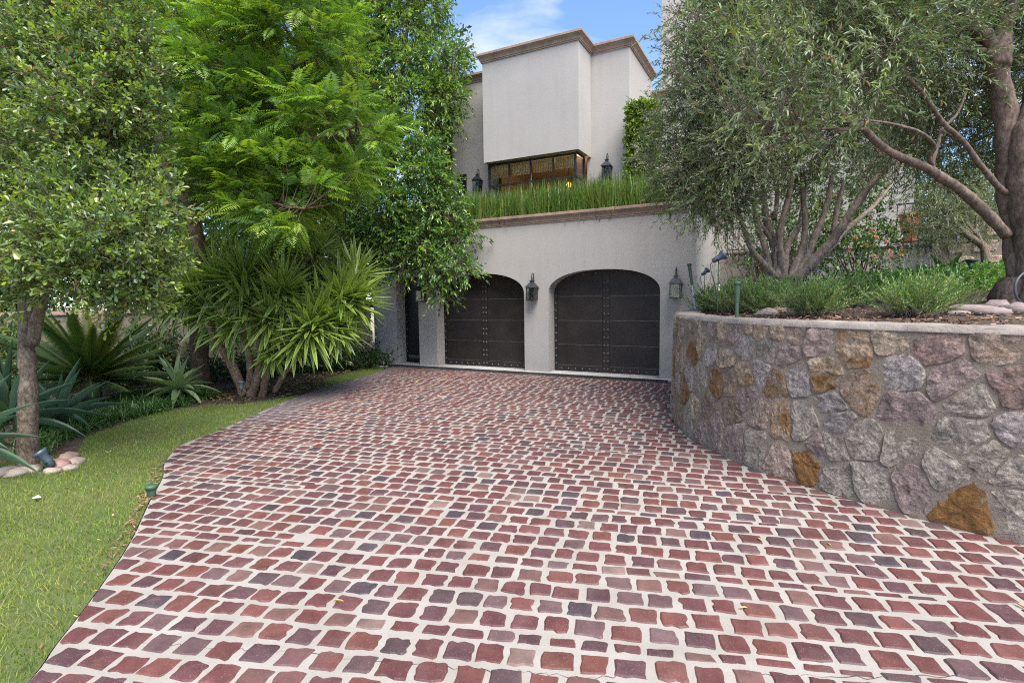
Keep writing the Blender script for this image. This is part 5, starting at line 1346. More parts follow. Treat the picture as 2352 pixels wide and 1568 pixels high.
cl2 = px_clumps(o2c, .15); cln = px_clumps(n2c, .05)
for c, r in cl2:
    O, D, L = clump_twigs(c, (r, r, r * .9), int(1000 * r ** 2) + 6, .0, .6, .2, (.22, .45)); sprays(g, tg, O, D, L, 15, .060, .0155, .75, OC, LEAF_RHOMB, .14, .05, .6, (.15, .19, .045), .2, .08, .0018, (.15, .13, .10))
for c, r in cln:
    O, D, L = clump_twigs(c, (r, r, r * .8), int(420 * r ** 2) + 3, .0, .6, .0, (.18, .36)); D[:, :2] += -RTv[:2] * .5
    sprays(g, tg, O, D, L, 13, .060, .016, .7, OC, LEAF_LANCE, .12, .03, .6, (.17, .22, .045), .4, .08, .0018, (.17, .15, .11))
g.obj('crown', M['olive'], o2)['kind'] = 'stuff'
connect(tg, cl2 + cln, P2, .006); tg.obj('twigs', M['bark_old_olive'], o2)['kind'] = 'stuff'

# ---- small olive behind it
sb = at(*c10(1705, 1000), 10.2); sb[2] = float(soil_z(sb[0], sb[1]))
o3 = thing('olive_tree', 'small crooked grey olive tree between the stone boundary wall and the railing', 'olive tree', tuple(sb))
P3 = []
for pts, r0, r1 in (([(1705, 1000), (1690, 830), (1660, 740), (1530, 650), (1420, 560), (1330, 450), (1240, 350), (1180, 220)], .085, .03), ([(1660, 750), (1600, 620), (1520, 540), (1460, 380), (1430, 200), (1380, 60)], .05, .02), ([(1480, 620), (1250, 550), (1030, 520)], .025, .01), ([(1530, 600), (1440, 480), (1400, 280), (1300, 120)], .03, .012), ([(1650, 700), (1590, 560), (1600, 300), (1560, 100)], .03, .012)):
    _, p = limb(o3, [at(*c10(x, y), 10.2) for x, y in pts], r0, r1, M['bark_grey'], 'trunk', 8); P3.append(p)
olive_crown(o3, px_clumps([(2140, 440, 10, .4), (2190, 480, 10, .4), (2240, 430, 10, .45), (2160, 520, 10.2, .3), (2220, 540, 10.4, .35), (2110, 400, 10.2, .35), (2280, 480, 10.5, .45), (2190, 400, 10, .4), (2140, 530, 10.8, .3), (2290, 400, 10.6, .4), (2150, 470, 11.2, .4), (2165, 560, 11, .3), (2120, 560, 11.2, .22), (2230, 500, 11, .4)], .2), P3, 420, .075, .016, 14, (.3, .6), .012)

# ---- terrace wall, railing, pot
YT = 14.48
tw = thing('terrace_wall', 'pale stucco terrace wall with rounded coping at the back of the raised bed', 'wall', (.6, YT, 1.9))
Geo().box(-1.56, 2.68, YT, YT + .25, 1.6, 2.64).obj('wall_panel', M['stucco'], tw)
Geo().box(2.43, 2.679, YT + .25, 17.0, 1.6, 2.639).obj('wall_panel', M['stucco'], tw)
prf = [(0, 2.64), (.03, 2.645), (.05, 2.67), (.05, 2.69), (.03, 2.715), (0, 2.72), (-.27, 2.721)]
cornice([(-1.56, YT), (2.68, YT), (2.68, 17.0)], prf).obj('coping', M['stucco'], tw)
def railing(label, x0, x1, top, end_post):
    t = thing('iron_railing', label, 'railing', ((x0 + x1) / 2, YT - .06, 2.5), 0, 'iron railings fixed to the terrace wall')
    Geo().box(x0, x1, YT - .085, YT - .055, top - .03, top).obj('top_rail', M['iron'], t)
    Geo().box(x0, x1, YT - .08, YT - .06, 2.74, 2.765).obj('bottom_rail', M['iron'], t)
    x_ = x0 + .03; k = 0
    while x_ < x1:
        g = Geo(); zz_ = np.linspace(2.50, top - .03, 14)
        g.tube([(x_ + .004 * math.cos(i * 2), YT - .07 + .004 * math.sin(i * 2), z) for i, z in enumerate(zz_)], .010, 5)
        g.tube([(x_, YT - .068, 2.50), (x_, YT + .002, 2.485)], .009, 5)
        if k % 2 and not end_post: pass
        if k == 1:
            for s_ in (-1, 1): g.tube(spline([(x_, YT - .07, 3.08), (x_ + s_ * .055, YT - .07, 3.16), (x_ + s_ * .05, YT - .07, 3.2), (x_, YT - .07, 3.28)], 4), .008, 5)
        g.obj('baluster', M['iron'], t); x_ += .135; k += 1
    if end_post: Geo().box(x1 - .03, x1 + .01, YT - .09, YT - .05, 2.5, top + .01).obj('post', M['iron'], t)
railing('black iron railing in front of the terracotta pot', 2.04, 2.70, 3.58, True)
railing('black iron railing overgrown with bare twigs beside the garage corner', -1.42, -.1, 3.3, False)
pc = on_y(2088, 553, YT + .14); pc[2] = 2.722
pot = thing('terracotta_pot', 'large terracotta pot standing on the terrace wall behind the iron railing', 'pot', tuple(pc))
Geo().lathe([(q[0] * .68, q[1]) for q in [(.0, 0), (.20, 0), (.22, .02), (.22, .08), (.19, .10), (.195, .14), (.24, .30), (.275, .46), (.285, .54), (.27, .56), (.275, .58), (.315, .60), (.325, .63), (.315, .66), (.28, .665), (.26, .60), (.0, .58)]], pc, 24).obj('vessel', M['terracotta'], pot, smooth=True)
pc2 = on_y(2050, 470, YT + 1.3); pc2[2] = 2.722
p2t = thing('terracotta_pot', 'second terracotta pot, mostly hidden by the rose bush and olive stems', 'pot', tuple(pc2))
Geo().lathe([(.0, 0), (.16, 0), (.2, .3), (.24, .8), (.27, .84), (.27, .92), (.22, .93), (.2, .85), (0, .84)], pc2, 20).obj('vessel', M['terracotta'], p2t, smooth=True)
# bare climber on the left railing
cbz = np.array([-.55, 14.2, float(soil_z(-.55, 14.2))])
cb_ = thing('bare_climber', 'leafless twiggy climber tangled in the railing beside the garage corner', 'climber', tuple(cbz))
g, tg = Geo(), Geo()
for k in range(46):
    s_ = cbz + RNG.normal(0, .12, 3) * [1, .3, 0]; e = np.array([random.uniform(-1.5, .3), 14.38 + random.uniform(-.1, .03), random.uniform(2.3, 3.5)])
    m_ = (s_ + e) / 2 + RNG.normal(0, .16, 3); m_[1] = min(m_[1], 14.4); g.tube(spline([s_, m_, e, e + RNG.normal(0, .2, 3) * [1, .1, 1]], 4), np.linspace(.014, .004, 13), 4, False)
g.obj('stem', M['bark_brown'], cb_)['kind'] = 'stuff'
O = np.column_stack([RNG.uniform(-1.5, .4, 40), np.full(40, 14.3), RNG.uniform(2.6, 3.5, 40)]); g = Geo(); sprays(g, None, O, RNG.normal(0, 1, (40, 3)), np.full(40, .25), 6, .07, .04, 1, [(.07, .14, .03)], LEAF_LANCE); g.obj('foliage', M['leaf'], cb_)['kind'] = 'stuff'

# ---- rose bush and the shrubs behind the olives
def shrub(name, label, cat, base, clumps, dens, cols, lL, lW, tmpl=LEAF_LANCE, nl=9, tip=(.14, .22, .04), tipp=.3, tl=(.2, .4), group=None, mat='leaf'):
    t = thing(name, label, cat, tuple(base), 0, group); g, tg = Geo(), Geo()
    for c, r in clumps:
        O, D, L = clump_twigs(c, r, int(dens * np.mean(r) ** 2) + 6, .2, .5, .3, tl); sprays(g, tg, O, D, L, nl, lL, lW, .95, cols, tmpl, .12, .2, 1.1, tip, tipp)
        for _ in range(2): tg.tube(spline([np.array(base) + RNG.normal(0, .05, 3) * [1, 1, 0], (np.array(base) + c) / 2 + RNG.normal(0, .08, 3), c], 3), np.linspace(.016, .006, 7), 4, False)
    g.obj('foliage', M[mat], t)['kind'] = 'stuff'; tg.obj('stem', M['bark_brown'], t)['kind'] = 'stuff'
    return t
rsb = at(1975, 640, 10.6); rsb[2] = float(soil_z(rsb[0], rsb[1]))
rcl = px_clumps([(1950, 470, 10.6, .36), (2000, 440, 10.8, .34), (1930, 540, 10.4, .36), (1985, 520, 10.4, .38), (2030, 500, 10.6, .3), (1900, 590, 10.2, .34), (1960, 590, 10.2, .36), (2020, 580, 10.3, .34), (2045, 550, 10.5, .22), (1880, 500, 10.8, .34), (1985, 410, 11, .3), (1855, 570, 10.6, .32)], .1)
ro = shrub('rose_bush', 'tall rose bush with small peach blooms between the olive stems and the pot', 'rose bush', rsb, rcl, 430, [(.055, .125, .026), (.045, .10, .024), (.08, .165, .035)], .06, .042)
for k, (x, y) in enumerate(((1908, 442), (1918, 450), (2003, 528), (2012, 545), (2035, 555), (1990, 565), (2012, 590), (2050, 590), (2045, 578), (1965, 545), (1930, 505), (2070, 572), (2072, 585), (1950, 575))):
    c = at(x, y, 9.95); n = 9; g = Geo()
    leaf_quads(g, np.repeat(c[None], n, 0) + RNG.normal(0, .008, (n, 3)), nrm(RNG.normal(0, 1, (n, 3)) + [0, 0, .3]), nrm(RNG.normal(0, 1, (n, 3))), np.full(n, .045), np.full(n, .04), np.array([(.55, .25, .17) if k % 3 else (.55, .27, .08)] * n) * RNG.uniform(.8, 1.2, (n, 1)), LEAF_OBOV)
    g.obj('blossom', M['petal'], ro)
db = at(1780, 650, 11.4); db[2] = float(soil_z(db[0], db[1]))
shrub('leafy_shrub', 'dark leafy shrub in the shade behind the olive stems', 'shrub', db, px_clumps([(1760, 560, 11.4, .5), (1830, 540, 11.6, .55), (1840, 450, 11.8, .6), (1880, 420, 12, .6), (1770, 480, 11.6, .5), (1900, 520, 11.6, .5), (1740, 620, 11.0, .3), (1860, 610, 11, .4)], .1), 230, [(.035, .08, .022), (.045, .095, .025)], .08, .04)
for lab, x, y, z, r in (('bushy grey green tree just beyond the end of the iron railing', 2165, 520, 13.2, .9), ('grey green tree beyond the terrace at the right, behind the small crooked olive', 2200, 430, 16.5, 2.0), ('dark tree beyond the stone boundary wall at the far right', 2420, 300, 17, 2.4), ('dark tree beyond the terrace, above the rose bush', 2040, 260, 18, 1.6)):
    c = at(x, y, z); b = np.array([c[0], c[1], 1.8])
    broad_tree('broadleaf_tree', lab, b, [[b, b + (0, 0, 1.0), c]], [(c + RNG.normal(0, .5, 3) * r, random.uniform(.7, 1.0)) for _ in range(12)], [(.055, .095, .04), (.07, .115, .05), (.045, .08, .03)], .12, .035, (.12, .18, .05), .3, 90, .2, .3, M['bark_grey'], 'trees beyond the terrace', 9, LEAF_LANCE, (.4, .8), .025, .12)
# stone boundary wall far right
bw = thing('boundary_wall', 'pinkish rubble boundary wall behind the small crooked olive tree', 'wall', (4.6, 14.6, 2.0))
Geo().box(2.72, 9.0, 14.7, 15.0, 1.6, 3.15).obj('wall_core', M['wallmortar'], bw)
for r in range(4):
    x_ = 2.97 + .2 * (r % 2)
    while x_ < 8.6:
        w_ = random.uniform(.32, .6); z0 = 1.75 + r * .34; h_ = .34
        R = np.array([(math.cos(a_) * (abs(math.cos(a_)) ** -.45 if abs(math.cos(a_)) > .05 else 1), math.sin(a_) * (abs(math.sin(a_)) ** -.45 if abs(math.sin(a_)) > .05 else 1)) for a_ in np.linspace(0, 2 * math.pi, 12, endpoint=False)]) * [w_ * .46, h_ * .45] * RNG.uniform(.88, 1.05, (12, 1))
        V = np.concatenate([np.column_stack([x_ + w_ / 2 + R[:, 0], np.full(12, 14.71), z0 + h_ / 2 + R[:, 1]]), np.column_stack([x_ + w_ / 2 + R[:, 0] * .8, np.full(12, 14.665), z0 + h_ / 2 + R[:, 1] * .8]), [(x_ + w_ / 2, 14.66, z0 + h_ / 2)]])
        o_ = Geo().add(V, [(k, (k + 1) % 12, 12 + (k + 1) % 12, 12 + k) for k in range(12)] + [(12 + k, 12 + (k + 1) % 12, 24, 24) for k in range(12)], np.array(random.choice((PNK, TAN, PNK, MAU))) * 1.25).obj('stone', M['stone'], bw)
        fa = o_.data.attributes.new('stain', 'FLOAT', 'POINT'); fa.data.foreach_set('value', np.full(25, random.choice((-.3, -.2, .15)), np.float32)); x_ += w_

for s_, o_, z_, r_, lab in ((9.6, .7, .75, .6, 'dark shrub against the garden wall left of the cycad'), (7.2, .6, .8, .6, 'dark shrub against the garden wall behind the cycad'), (5.0, .55, .6, .5, 'dark shrub against the garden wall between the cycad and the yucca'), (1.6, .5, .45, .4, 'low dark shrub at the foot of the wall by the narrow door'), (11.5, .9, .9, .7, 'dark shrub at the left edge behind the tall blue green agave')):
    p = A + dW * s_ + nW * o_; b_ = np.array([p[0], p[1], -.02])
    shrub('leafy_shrub', lab, 'shrub', b_, [(b_ + (RNG.normal(0, .35), RNG.normal(0, .35), z_ * random.uniform(.5, 1.5)), r_ * random.uniform(.6, .9)) for _ in range(7)], 230, [(.035, .08, .022), (.045, .095, .025), (.06, .12, .03)], .10, .045, LEAF_RHOMB)
# ---- clipped shrub column on the upper house corner, ivy at its other end
def box_shrub(name, label, cat, lo, hi, n, cols, lL, lW):
    lo, hi = np.array(lo), np.array(hi); P = RNG.uniform(0, 1, (n, 3)); f = RNG.integers(0, 5, n)
    ax = np.array([0, 0, 1, 1, 2])[f]; P[np.arange(n), ax] = np.array([0.03, .97, .03, .97, .97])[f]
    O = lo + P * (hi - lo); D = np.zeros((n, 3)); D[np.arange(n), ax] = np.array([-1, 1, -1, 1, 1])[f]
    D = D * .8 + RNG.normal(0, .5, (n, 3)) + [0, 0, .3]; base = ((lo[0] + hi[0]) / 2, (lo[1] + hi[1]) / 2, lo[2])
    t = thing(name, label, cat, base); g, tg = Geo(), Geo()
    sprays(g, tg, O - D * .06, D, RNG.uniform(.08, .2, n), 8, lL, lW, 1.0, cols, LEAF_OBOV, .05, .1, 1.0, (.22, .28, .03), .4)
    g.obj('foliage', M['leaf'], t)['kind'] = 'stuff'
    tg.tube([np.array(base) + (0, 0, -.6), np.array(base) + (0, 0, .2), ((lo[0] + hi[0]) / 2, (lo[1] + hi[1]) / 2, hi[2] - .2)], .03, 6); tg.obj('stem', M['bark_brown'], t)['kind'] = 'stuff'
cs0 = on_y(1446, 245, 12.6); cs1 = on_y(1505, 420, 12.6)
box_shrub('clipped_shrub', 'narrow clipped column of yellow green foliage at the upper house corner', 'shrub', (cs0[0], 12.4, 3.9), (cs1[0], 12.85, cs0[2]), 1900, [(.13, .21, .036), (.18, .27, .04), (.095, .17, .034)], .068, .042)
box_shrub('wall_ivy', 'bright yellow green ivy clinging to the left end of the upper wall', 'ivy', (-9.35, 12.75, 4.4), (-8.62, 12.98, 6.55), 1500, [(.09, .16, .025), (.13, .21, .03), (.07, .13, .025)], .065, .045)

# ---- lavender bushes
def lavender(label, c, sc, rz, src=None):
    if src is not None: return copy_thing(src, tuple(c), rz, label, (sc, sc, sc * random.uniform(.92, 1.08)))
    t = thing('lavender_bush', label, 'lavender', tuple(c), 0, 'lavender bushes along the top of the stone wall')
    c = np.asarray(c); g, tg, fg = Geo(), Geo(), Geo(); n = 240
    d = nrm(np.column_stack([RNG.normal(0, .55, n), RNG.normal(0, .55, n), RNG.uniform(.5, 1.1, n)])); L = RNG.uniform(.28, .48, n)
    O = c + np.column_stack([RNG.normal(0, .09, n), RNG.normal(0, .09, n), RNG.uniform(0, .06, n)])
    sprays(g, tg, O, d, L, 22, .044, .009, .65, [(.15, .265, .06), (.19, .305, .075), (.115, .21, .05), (.24, .32, .08)], LEAF_RHOMB, .12, .0, .6, None, 0, .10, .0016, (.12, .15, .06))
    m_ = 12; d = nrm(np.column_stack([RNG.normal(0, .30, m_), RNG.normal(0, .30, m_), np.ones(m_)])); L = RNG.uniform(.46, .70, m_)
    for k in range(m_):
        s_ = c + RNG.normal(0, .08, 3) * [1, 1, 0]; e = s_ + d[k] * L[k]; g.tube(spline([s_, (s_ + e) / 2 + RNG.normal(0, .015, 3), e], 3), .0018, 3, False, (.16, .20, .09))
        q = 14; B = e + d[k] * RNG.uniform(-.01, .035, (q, 1)); fg_c = np.tile((.30, .24, .38), (q, 1)) * RNG.uniform(.7, 1.3, (q, 1))
        leaf_quads(fg, B, nrm(RNG.normal(0, .7, (q, 3)) + d[k]), nrm(RNG.normal(0, 1, (q, 3))), np.full(q, .014), np.full(q, .007), fg_c, LEAF_RHOMB)
    g.obj('foliage', M['olive'], t)['kind'] = 'stuff'; tg.obj('stem', M['bark_olive'], t)['kind'] = 'stuff'; fg.obj('blossom', M['petal'], t)['kind'] = 'stuff'
    return t
LVD = [('small lavender bush nearest the garage corner, with bare brown lower stems', 1636, 702, 8.3, .95), ('lavender bush behind the tall green spotlight stake', 1700, 700, 7.3, .98), ('lavender bush between the green capped pipe and the bed stones', 1748, 704, 6.9, .95), ('upright lavender bush just left of the bed stones', 1815, 702, 7.4, .9), ('broad lavender bush in front of the olive stems, right of the bed stones', 1868, 722, 5.7, .95), ('pale lavender bush below the rose bush', 1945, 712, 6.4, .9), ('loose lavender bush with curly dry stalks in front of the ground cover', 2095, 722, 5.0, .86), ('darker lavender bush beside the loose one, towards the thick olive trunk', 2160, 712, 5.3, .72), ('lavender bush far back among the olive stems', 1760, 680, 8.6, .9)]
lv0 = None
for lab, x, y, z, sc in LVD:
    c = at(x, y, z); c[2] = float(soil_z(c[0], c[1])) - .01
    if lv0 is None: sc *= 1.22; lv0 = lavender(lab, c, 1, 0); lv0.scale = (sc,) * 3
    else: lavender(lab, c, sc * (1.22 if x < 1800 else 1.14), random.uniform(0, 6.28), lv0)
# ---- bright low ground cover
gpoly = [tuple(at(x, y, z)[:2]) for x, y, z in ((1880, 690, 7.2), (2040, 715, 6.4), (2200, 720, 5.6), (2300, 715, 5.6), (2330, 640, 9), (2250, 620, 12), (2090, 620, 13), (1950, 640, 12), (1880, 660, 9))]
n = 12000; x, y = RNG.uniform(0, 5, n), RNG.uniform(4, 15, n); k = inside(gpoly, x, y); x, y = x[k], y[k]; n = len(x)
g = Geo(); hb = .30 + .10 * np.sin(x * 3) * np.cos(y * 2.3)
O = np.column_stack([x, y, soil_z(x, y) + RNG.uniform(.0, 1, n) * hb]); sprays(g, None, O, np.column_stack([RNG.normal(0, .6, n), RNG.normal(0, .6, n), np.ones(n)]), RNG.uniform(.06, .16, n), 7, .045, .034, 1.1, [(.075, .18, .025), (.095, .21, .03), (.055, .14, .022), (.12, .23, .035)], LEAF_OBOV, .1, .1, 1.4)
tag(g.obj('ground_cover', M['leaf']), 'bright green leafy ground cover between the lavender and the terrace', kind='stuff')
n = 2000; x, y = RNG.uniform(-1.4, 1.6, n), RNG.uniform(9.0, 14.2, n); k = inside(PL_POLY, x, y); x, y = x[k], y[k]; n = len(x)
g = Geo(); O = np.column_stack([x, y, soil_z(x, y) + RNG.uniform(0, .2, n)]); sprays(g, None, O, np.column_stack([RNG.normal(0, .6, n), RNG.normal(0, .6, n), np.ones(n)]), RNG.uniform(.1, .25, n), 7, .06, .035, 1.0, [(.035, .08, .022), (.05, .11, .028)], LEAF_LANCE, .1, .1, 1.2)
tag(g.obj('shade_plants', M['leaf']), 'dark low plants in the shade under the olive stems', kind='stuff')
# strap leaved plants by the terrace wall
sp0 = at(2175, 612, 10.9); sp0[2] = float(soil_z(sp0[0], sp0[1]))
st_ = thing('strelitzia_plant', 'clump of broad shiny paddle leaves at the foot of the terrace wall', 'plant', tuple(sp0))
PMS = [blade_mesh('paddle_leaf', 1.0, 1.0, dr, (.06, .135, .03), (.11, .19, .05), M['blade'], 6, .3, .6, .9, .35) for dr in (.2, .5)]
D, sp = rosette_dirs(17, (0, 0, 1.0), .25, 1.35)
for d, s_ in zip(D, sp):
    o_ = bpy.data.objects.new('leaf', PMS[s_ > .8][0]); link(o_, st_); l_ = random.uniform(.55, .8); o_.matrix_local = orient(d, random.gauss(0, .4)) @ Matrix.Diagonal((l_, .16, l_, 1))

# ================================================================== GARDEN LIGHTS, PIPES, STONES, LITTER
def spotlight(label, base, hgt, head_dir, sc, stake_mat, cat='garden spotlight', lens=True, group=None, stake_r=.006):
    t = thing('garden_spotlight', label, cat, tuple(base), 0, group); base = np.asarray(base, float); hd = nrm(head_dir); top = base + (0, 0, hgt)
    Geo().tube([base, top], stake_r, 6).obj('stake', stake_mat, t)
    q = Matrix(orient(hd)).to_3x3(); mm = Matrix.Translation(Vector(top + np.array([0, 0, .035 * sc]))) @ (q @ Matrix.Rotation(math.radians(90), 3, 'Y')).to_4x4()
    pr = [(.0, -.075), (.026, -.07), (.030, -.02), (.034, .02), (.050, .05), (.054, .055), (.054, .075), (.047, .078), (.046, .066)]
    Geo().lathe([(r * sc, z * sc) for r, z in pr], (0, 0, 0), 14).xform(mm).obj('head', M['spot'], t, smooth=True)
    Geo().lathe([(.0465 * sc, .0665 * sc), (.02 * sc, .069 * sc), (.0, .069 * sc)], (0, 0, 0), 14).xform(mm).obj('lens', M['lens'], t, smooth=True)
    s_ = nrm(np.cross(hd, [0, 0, 1.0])); g = Geo(); c = top + np.array([0, 0, .035 * sc])
    for sg in (-1, 1): g.tube([top - (0, 0, .01), top + s_ * sg * .036 * sc, c + s_ * sg * .038 * sc - hd * .03 * sc], .005 * sc, 5)
    g.obj('bracket', M['iron'], t)
    bk = c - hd * .07 * sc
    Geo().tube(spline([bk, bk - hd * .03 * sc - np.array([0, 0, .05 * sc]), (bk + base) / 2 + s_ * .03, base + s_ * .02], 4), .0045 * sc, 5).obj('cable', M['cable'], t, smooth=True)
    return t
s1 = on_z(108, 1082, -.01)
spotlight('blue grey garden spotlight tilted upwards beside the pale rocks on the lawn', s1, .085, -RTv * .55 - FWv * .25 + np.array([0, 0, .85]), 1.25, M['darkgreen'])
s2 = on_z(556, 922, -.01)
spotlight('small grey spotlight on a thin green stake in front of the yucca trunks', s2, .22, np.array([-.15, .2, 1.0]), 1.05, M['greenpaint'])
s3 = at(1648, 712, 6.9); s3[2] = float(soil_z(s3[0], s3[1]))
tpz = at(1650, 600, 6.9)[2]
spotlight('grey spotlight on a tall green stake among the lavender by the garage corner', s3, tpz - s3[2], RTv * .8 - FWv * .1 + np.array([0, 0, .5]), 1.15, M['greenpaint'])
s4 = at(1618, 690, 9.2); s4[2] = float(soil_z(s4[0], s4[1])); tpz = at(1618, 630, 9.2)[2]
spotlight('small dark spotlight on a short stake close to the side wall of the garage', s4, tpz - s4[2], RTv * .7 + np.array([0, 0, .6]), .95, M['iron'])
def capped(name, label, cat, base, hgt, r, m1, m2, split, dirv=(0, 0, 1.0), group=None):
    t = thing(name, label, cat, tuple(base), 0, group); mm = Matrix.Translation(Vector(base)) @ Vector((0, 0, 1)).rotation_difference(Vector(dirv).normalized()).to_matrix().to_4x4()
    Geo().lathe([(r * .55, -.03), (r * .55, split)], (0, 0, 0), 10).xform(mm).obj('stake', m2, t, smooth=True)
    Geo().lathe([(r * .62, split), (r * .70, split + .01), (r * .86, hgt - .05), (r * .9, hgt - .03), (r * 1.08, hgt - .028), (r * 1.08, hgt), (r * .9, hgt + .003), (0, hgt + .003)], (0, 0, 0), 14).xform(mm).obj('cap', m1, t, smooth=True)
    return t
wl = on_z(349, 1144, -.012)
capped('ground_light', 'squat green cylindrical ground light at the edge of the lawn and the cobbles', 'ground light', wl, .115, .042, M['greenpaint'], M['darkgreen'], .01)
b1_ = at(1692, 727, 5.5); b1_[2] = float(soil_z(b1_[0], b1_[1])); h1 = at(1692, 647, 5.5)[2] - b1_[2]
capped('garden_pipe', 'upright green capped pipe standing in the bark mulch behind the wall top', 'pipe', b1_, h1, .034, M['greenpaint'], M['greenpaint'], h1 * .52)
b2_ = at(1597, 708, 8.4); b2_[2] -= .0; tp = at(1583, 606, 8.4); ax = tp - b2_
capped('garden_pipe', 'leaning white and green pipe resting at the end of the stone wall', 'pipe', b2_, float(np.linalg.norm(ax)), .032, M['greenpaint'], M['pvc'], float(np.linalg.norm(ax)) * .52, ax)
b3_ = at(2228, 668, 7.0); tp = at(2231, 596, 7.0)
b3_[2] = float(soil_z(b3_[0], b3_[1])); h3 = tp[2] - b3_[2]
capped('garden_pipe', 'dark green cap on a tan stake in the ground cover near the thick olive trunk', 'pipe', b3_, h3, .066, M['darkgreen'], M['tan_stake'], h3 * .45)
hs = thing('garden_hose', 'loop of grey blue hose against the thick olive trunk at the right edge', 'hose', tuple(at(2345, 660, 5.0)))
Geo().tube(spline([at(2375, 615, 4.95), at(2350, 628, 4.9), at(2333, 650, 4.88), at(2334, 680, 4.88), at(2352, 700, 4.9), at(2390, 712, 4.95)], 8), .011, 8).obj('tube', plain('grey_blue_hose', (.035, .045, .065), .5), hs, smooth=True)

def rock_mesh(seed, flat=.45):
    bm_V, F = [], []; n, m_ = 10, 6
    for i in range(m_ + 1):
        for j in range(n):
            a_, b2 = j * 2 * math.pi / n, -math.pi / 2 + i * math.pi / m_; v = Vector((math.cos(a_) * math.cos(b2), math.sin(a_) * math.cos(b2), math.sin(b2)))
            bm_V.append(v * (1 + .35 * mnoise.noise(v * 1.4 + Vector((seed, 0, 0))) + .12 * mnoise.noise(v * 4 + Vector((seed, 3, 0)))) * Vector((1, 1, flat)) if False else tuple(np.array(v) * (1 + .35 * mnoise.noise(v * 1.4 + Vector((seed * 3.1, 0, 0))) + .12 * mnoise.noise(v * 4 + Vector((seed, 3, 0)))) * [1, 1, flat]))
    F = [(i * n + j, i * n + (j + 1) % n, (i + 1) * n + (j + 1) % n, (i + 1) * n + j) for i in range(m_) for j in range(n)]
    return Geo().add(bm_V, F)
def rock(label, c, sx, sy, sz, mat, group):
    k = random.uniform(0, 50); rz = random.uniform(0, 6.28)
    g = rock_mesh(k, 1.0).xform(Matrix.Translation(Vector(c)) @ Matrix.Rotation(rz, 4, 'Z') @ Matrix.Diagonal((sx, sy, sz, 1)))
    o_ = bpy.data.objects.new('rock', g.mesh('rock', c, True)); link(o_, None, mat); o_.location = c
    tag(o_, label, 'rock', group)
for (x, y, s_, h_, m_, lab) in ((155, 1052, .13, .06, 'rock_pink', 'flat pinkish rock at the back of the pile by the lawn spotlight'), (135, 1070, .13, .075, 'rock_pink', 'reddish rounded rock right behind the lawn spotlight'), (172, 1062, .10, .055, 'rock', 'pale rock at the right end of the pile by the lawn spotlight'), (95, 1058, .13, .05, 'rock_grey', 'flat grey rock against the foot of the flaky grey trunk'), (78, 1078, .10, .05, 'rock', 'pale rock left of the lawn spotlight stake'), (120, 1082, .08, .04, 'rock', 'small pale rock in front of the lawn spotlight'), (45, 1085, .13, .05, 'rock', 'whitish flat rock left of the flaky grey trunk'), (12, 1085, .13, .06, 'rock_grey', 'grey rock at the left edge of the lawn rock pile'), (160, 1075, .08, .04, 'rock', 'low pale rock at the front of the lawn rock pile')):
    c = on_z(x, y, 0); rock(lab, (c[0], c[1], .0), s_, s_ * .72, h_, M[m_], 'rocks round the foot of the grey trunk')
for (x, y, z, s_, h_, m_, lab) in ((1765, 700, 6.3, .16, .07, 'rock', 'pale bed stone between two lavender bushes'), (1790, 694, 6.7, .18, .05, 'rock', 'flat bed stone behind the pale one among the lavender'), (2235, 722, 4.9, .20, .06, 'rock_grey', 'wide flat brown stone in the bark mulch'), (2290, 716, 5.0, .16, .07, 'rock_grey', 'rounded stone at the foot of the thick olive trunk'), (2275, 730, 4.7, .15, .05, 'rock_grey', 'flat stone nearest the wall top below the thick olive trunk'), (2335, 727, 4.75, .12, .06, 'rock_grey', 'brown stone right below the thick olive trunk at the right edge'), (2200, 728, 4.8, .10, .03, 'rock_grey', 'low stone at the left end of the row below the thick trunk'), (2345, 742, 4.6, .10, .05, 'rock_grey', 'stone at the right edge, half off the wall coping')):
    c = at(x, y, z); rock(lab, (c[0], c[1], float(soil_z(c[0], c[1])) + .015), s_, s_ * .7, h_, M[m_], 'stones in the raised bed')
# fallen leaves on the paving
m, nt, b, o = new_mat('dry_yellow_leaf'); b.inputs['Base Color'].default_value = (.42, .30, .07, 1); b.inputs['Roughness'].default_value = .7; M['dry'] = m
for (x, y, L, W, lab) in ((1022, 868, .13, .06, 'yellow fallen leaf on the cobbles below the narrow door'), (955, 878, .12, .05, 'yellow fallen leaf near the lawn tip by the drain'), (995, 882, .10, .05, 'small yellow fallen leaf towards the left garage door'), (1738, 1234, .055, .016, 'yellow olive leaf on the cobbles in the middle right'), (1900, 1246, .05, .012, 'dry olive leaf on a joint near the stone wall'), (1718, 1395, .05, .014, 'pale dry leaf lying on a dark red cobble'), (765, 1378, .07, .010, 'thin dry twig on a joint in the lower middle of the drive'), (2330, 1382, .07, .016, 'pale dry leaf near the right edge of the drive'), (1745, 1175, .05, .014, 'small dry leaf on the cobbles towards the stone wall')):
    c = on_z(x, y, .012); g = Geo(); a_ = random.uniform(0, 6.28); leaf_quads(g, c[None], np.array([[math.cos(a_), math.sin(a_), .05]]), np.array([[.1, .1, 1.0]]), np.array([L]), np.array([W]), np.array([[1, 1, 1.0]]), LEAF_LANCE)
    o_ = bpy.data.objects.new('fallen_leaf', g.mesh('fallen_leaf', c)); link(o_, None, M['dry']); o_.location = c; tag(o_, lab, 'leaf', 'fallen leaves on the drive')
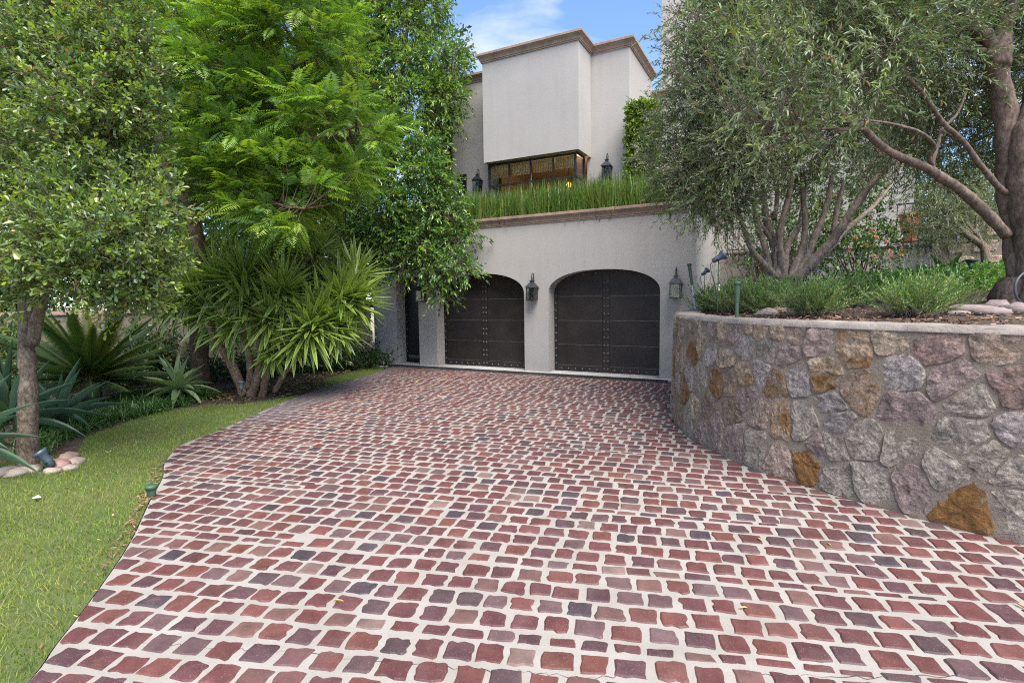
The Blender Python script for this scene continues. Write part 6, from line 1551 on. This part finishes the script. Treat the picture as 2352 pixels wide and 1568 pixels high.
c = on_z(84, 1143, .018); pp = bpy.data.objects.new('paper_scrap', Geo().add([(-.035, -.02, 0), (.03, -.025, .012), (.035, .02, .004), (-.03, .025, .014)], [(0, 1, 2, 3)]).mesh('paper_scrap')); link(pp, None, plain('white_paper', (.75, .75, .74), .7)); pp.location = c; tag(pp, 'white scrap of paper lying on the lawn', 'paper scrap')
n = 160; x, y = RNG.uniform(-7.6, -2.6, n), RNG.uniform(.6, 5.5, n); k = inside(LAWN, x, y); x, y = x[k], y[k]; n = len(x)
g = Geo(); leaf_quads(g, np.column_stack([x, y, np.full(n, .014)]), nrm(RNG.normal(0, 1, (n, 3)) * [1, 1, .2]), nrm(RNG.normal(0, .3, (n, 3)) + [0, 0, 1]), RNG.uniform(.02, .045, n), RNG.uniform(.01, .02, n), np.array([(.34, .24, .09), (.20, .12, .06), (.42, .33, .16)])[RNG.choice(3, n)], LEAF_LANCE)
tag(g.obj('leaf_litter', M['attr']), 'scattered small dry leaves on the lawn', kind='stuff')
# bark debris strip between lawn and drive near the ground light
EDG = np.array(LEFT); n = 1400; i = RNG.integers(8, 40, n); i = np.clip(i, 0, len(EDG) - 2); f = RNG.uniform(0, 1, (n, 1)); P = EDG[i] * (1 - f) + EDG[i + 1] * f + np.column_stack([RNG.uniform(-.12, -.005, n), RNG.uniform(-.05, .02, n)])
k = ~inside(DR, P[:, 0], P[:, 1]) & (RNG.uniform(0, 1, n) < np.clip(.9 - np.abs(P[:, 1] - 2.35) * 1.1, .02, 1)); P = P[k]; n = len(P)
g = Geo(); leaf_quads(g, np.column_stack([P, RNG.uniform(.0, .02, n)]), nrm(RNG.normal(0, 1, (n, 3)) * [1, 1, .25]), nrm(RNG.normal(0, .3, (n, 3)) + [0, 0, 1]), RNG.uniform(.025, .06, n), RNG.uniform(.008, .016, n), np.array([(.20, .10, .06), (.12, .07, .04), (.28, .18, .10)])[RNG.choice(3, n)], LEAF_RHOMB)
tag(g.obj('bark_litter', M['attr']), 'bark chips and dry leaves along the lawn edge by the ground light', kind='stuff')
dt = on_y(1555, 478, YF - .012); dte = thing('dry_tendril', 'thin dry creeper tendril hanging down the garage wall below the parapet corner', 'tendril', tuple(dt))
Geo().tube([dt + (0.004 * math.sin(i_ * 1.7), 0, -i_ * .055) for i_ in range(9)], .0035, 4).obj('stem', M['bark_brown'], dte)
Geo().tube(spline([dt + (0, 0, -.44), dt + (.03, 0, -.47), dt + (.02, 0, -.52), dt + (-.015, 0, -.55), dt + (.02, 0, -.58)], 3), .004, 4).obj('stem', M['bark_brown'], dte)
print('script seconds', round(time.time() - T0, 1), 'triangles', sum(len(o.data.loops) - 2 * len(o.data.polygons) for o in COL.objects if o.type == 'MESH'))
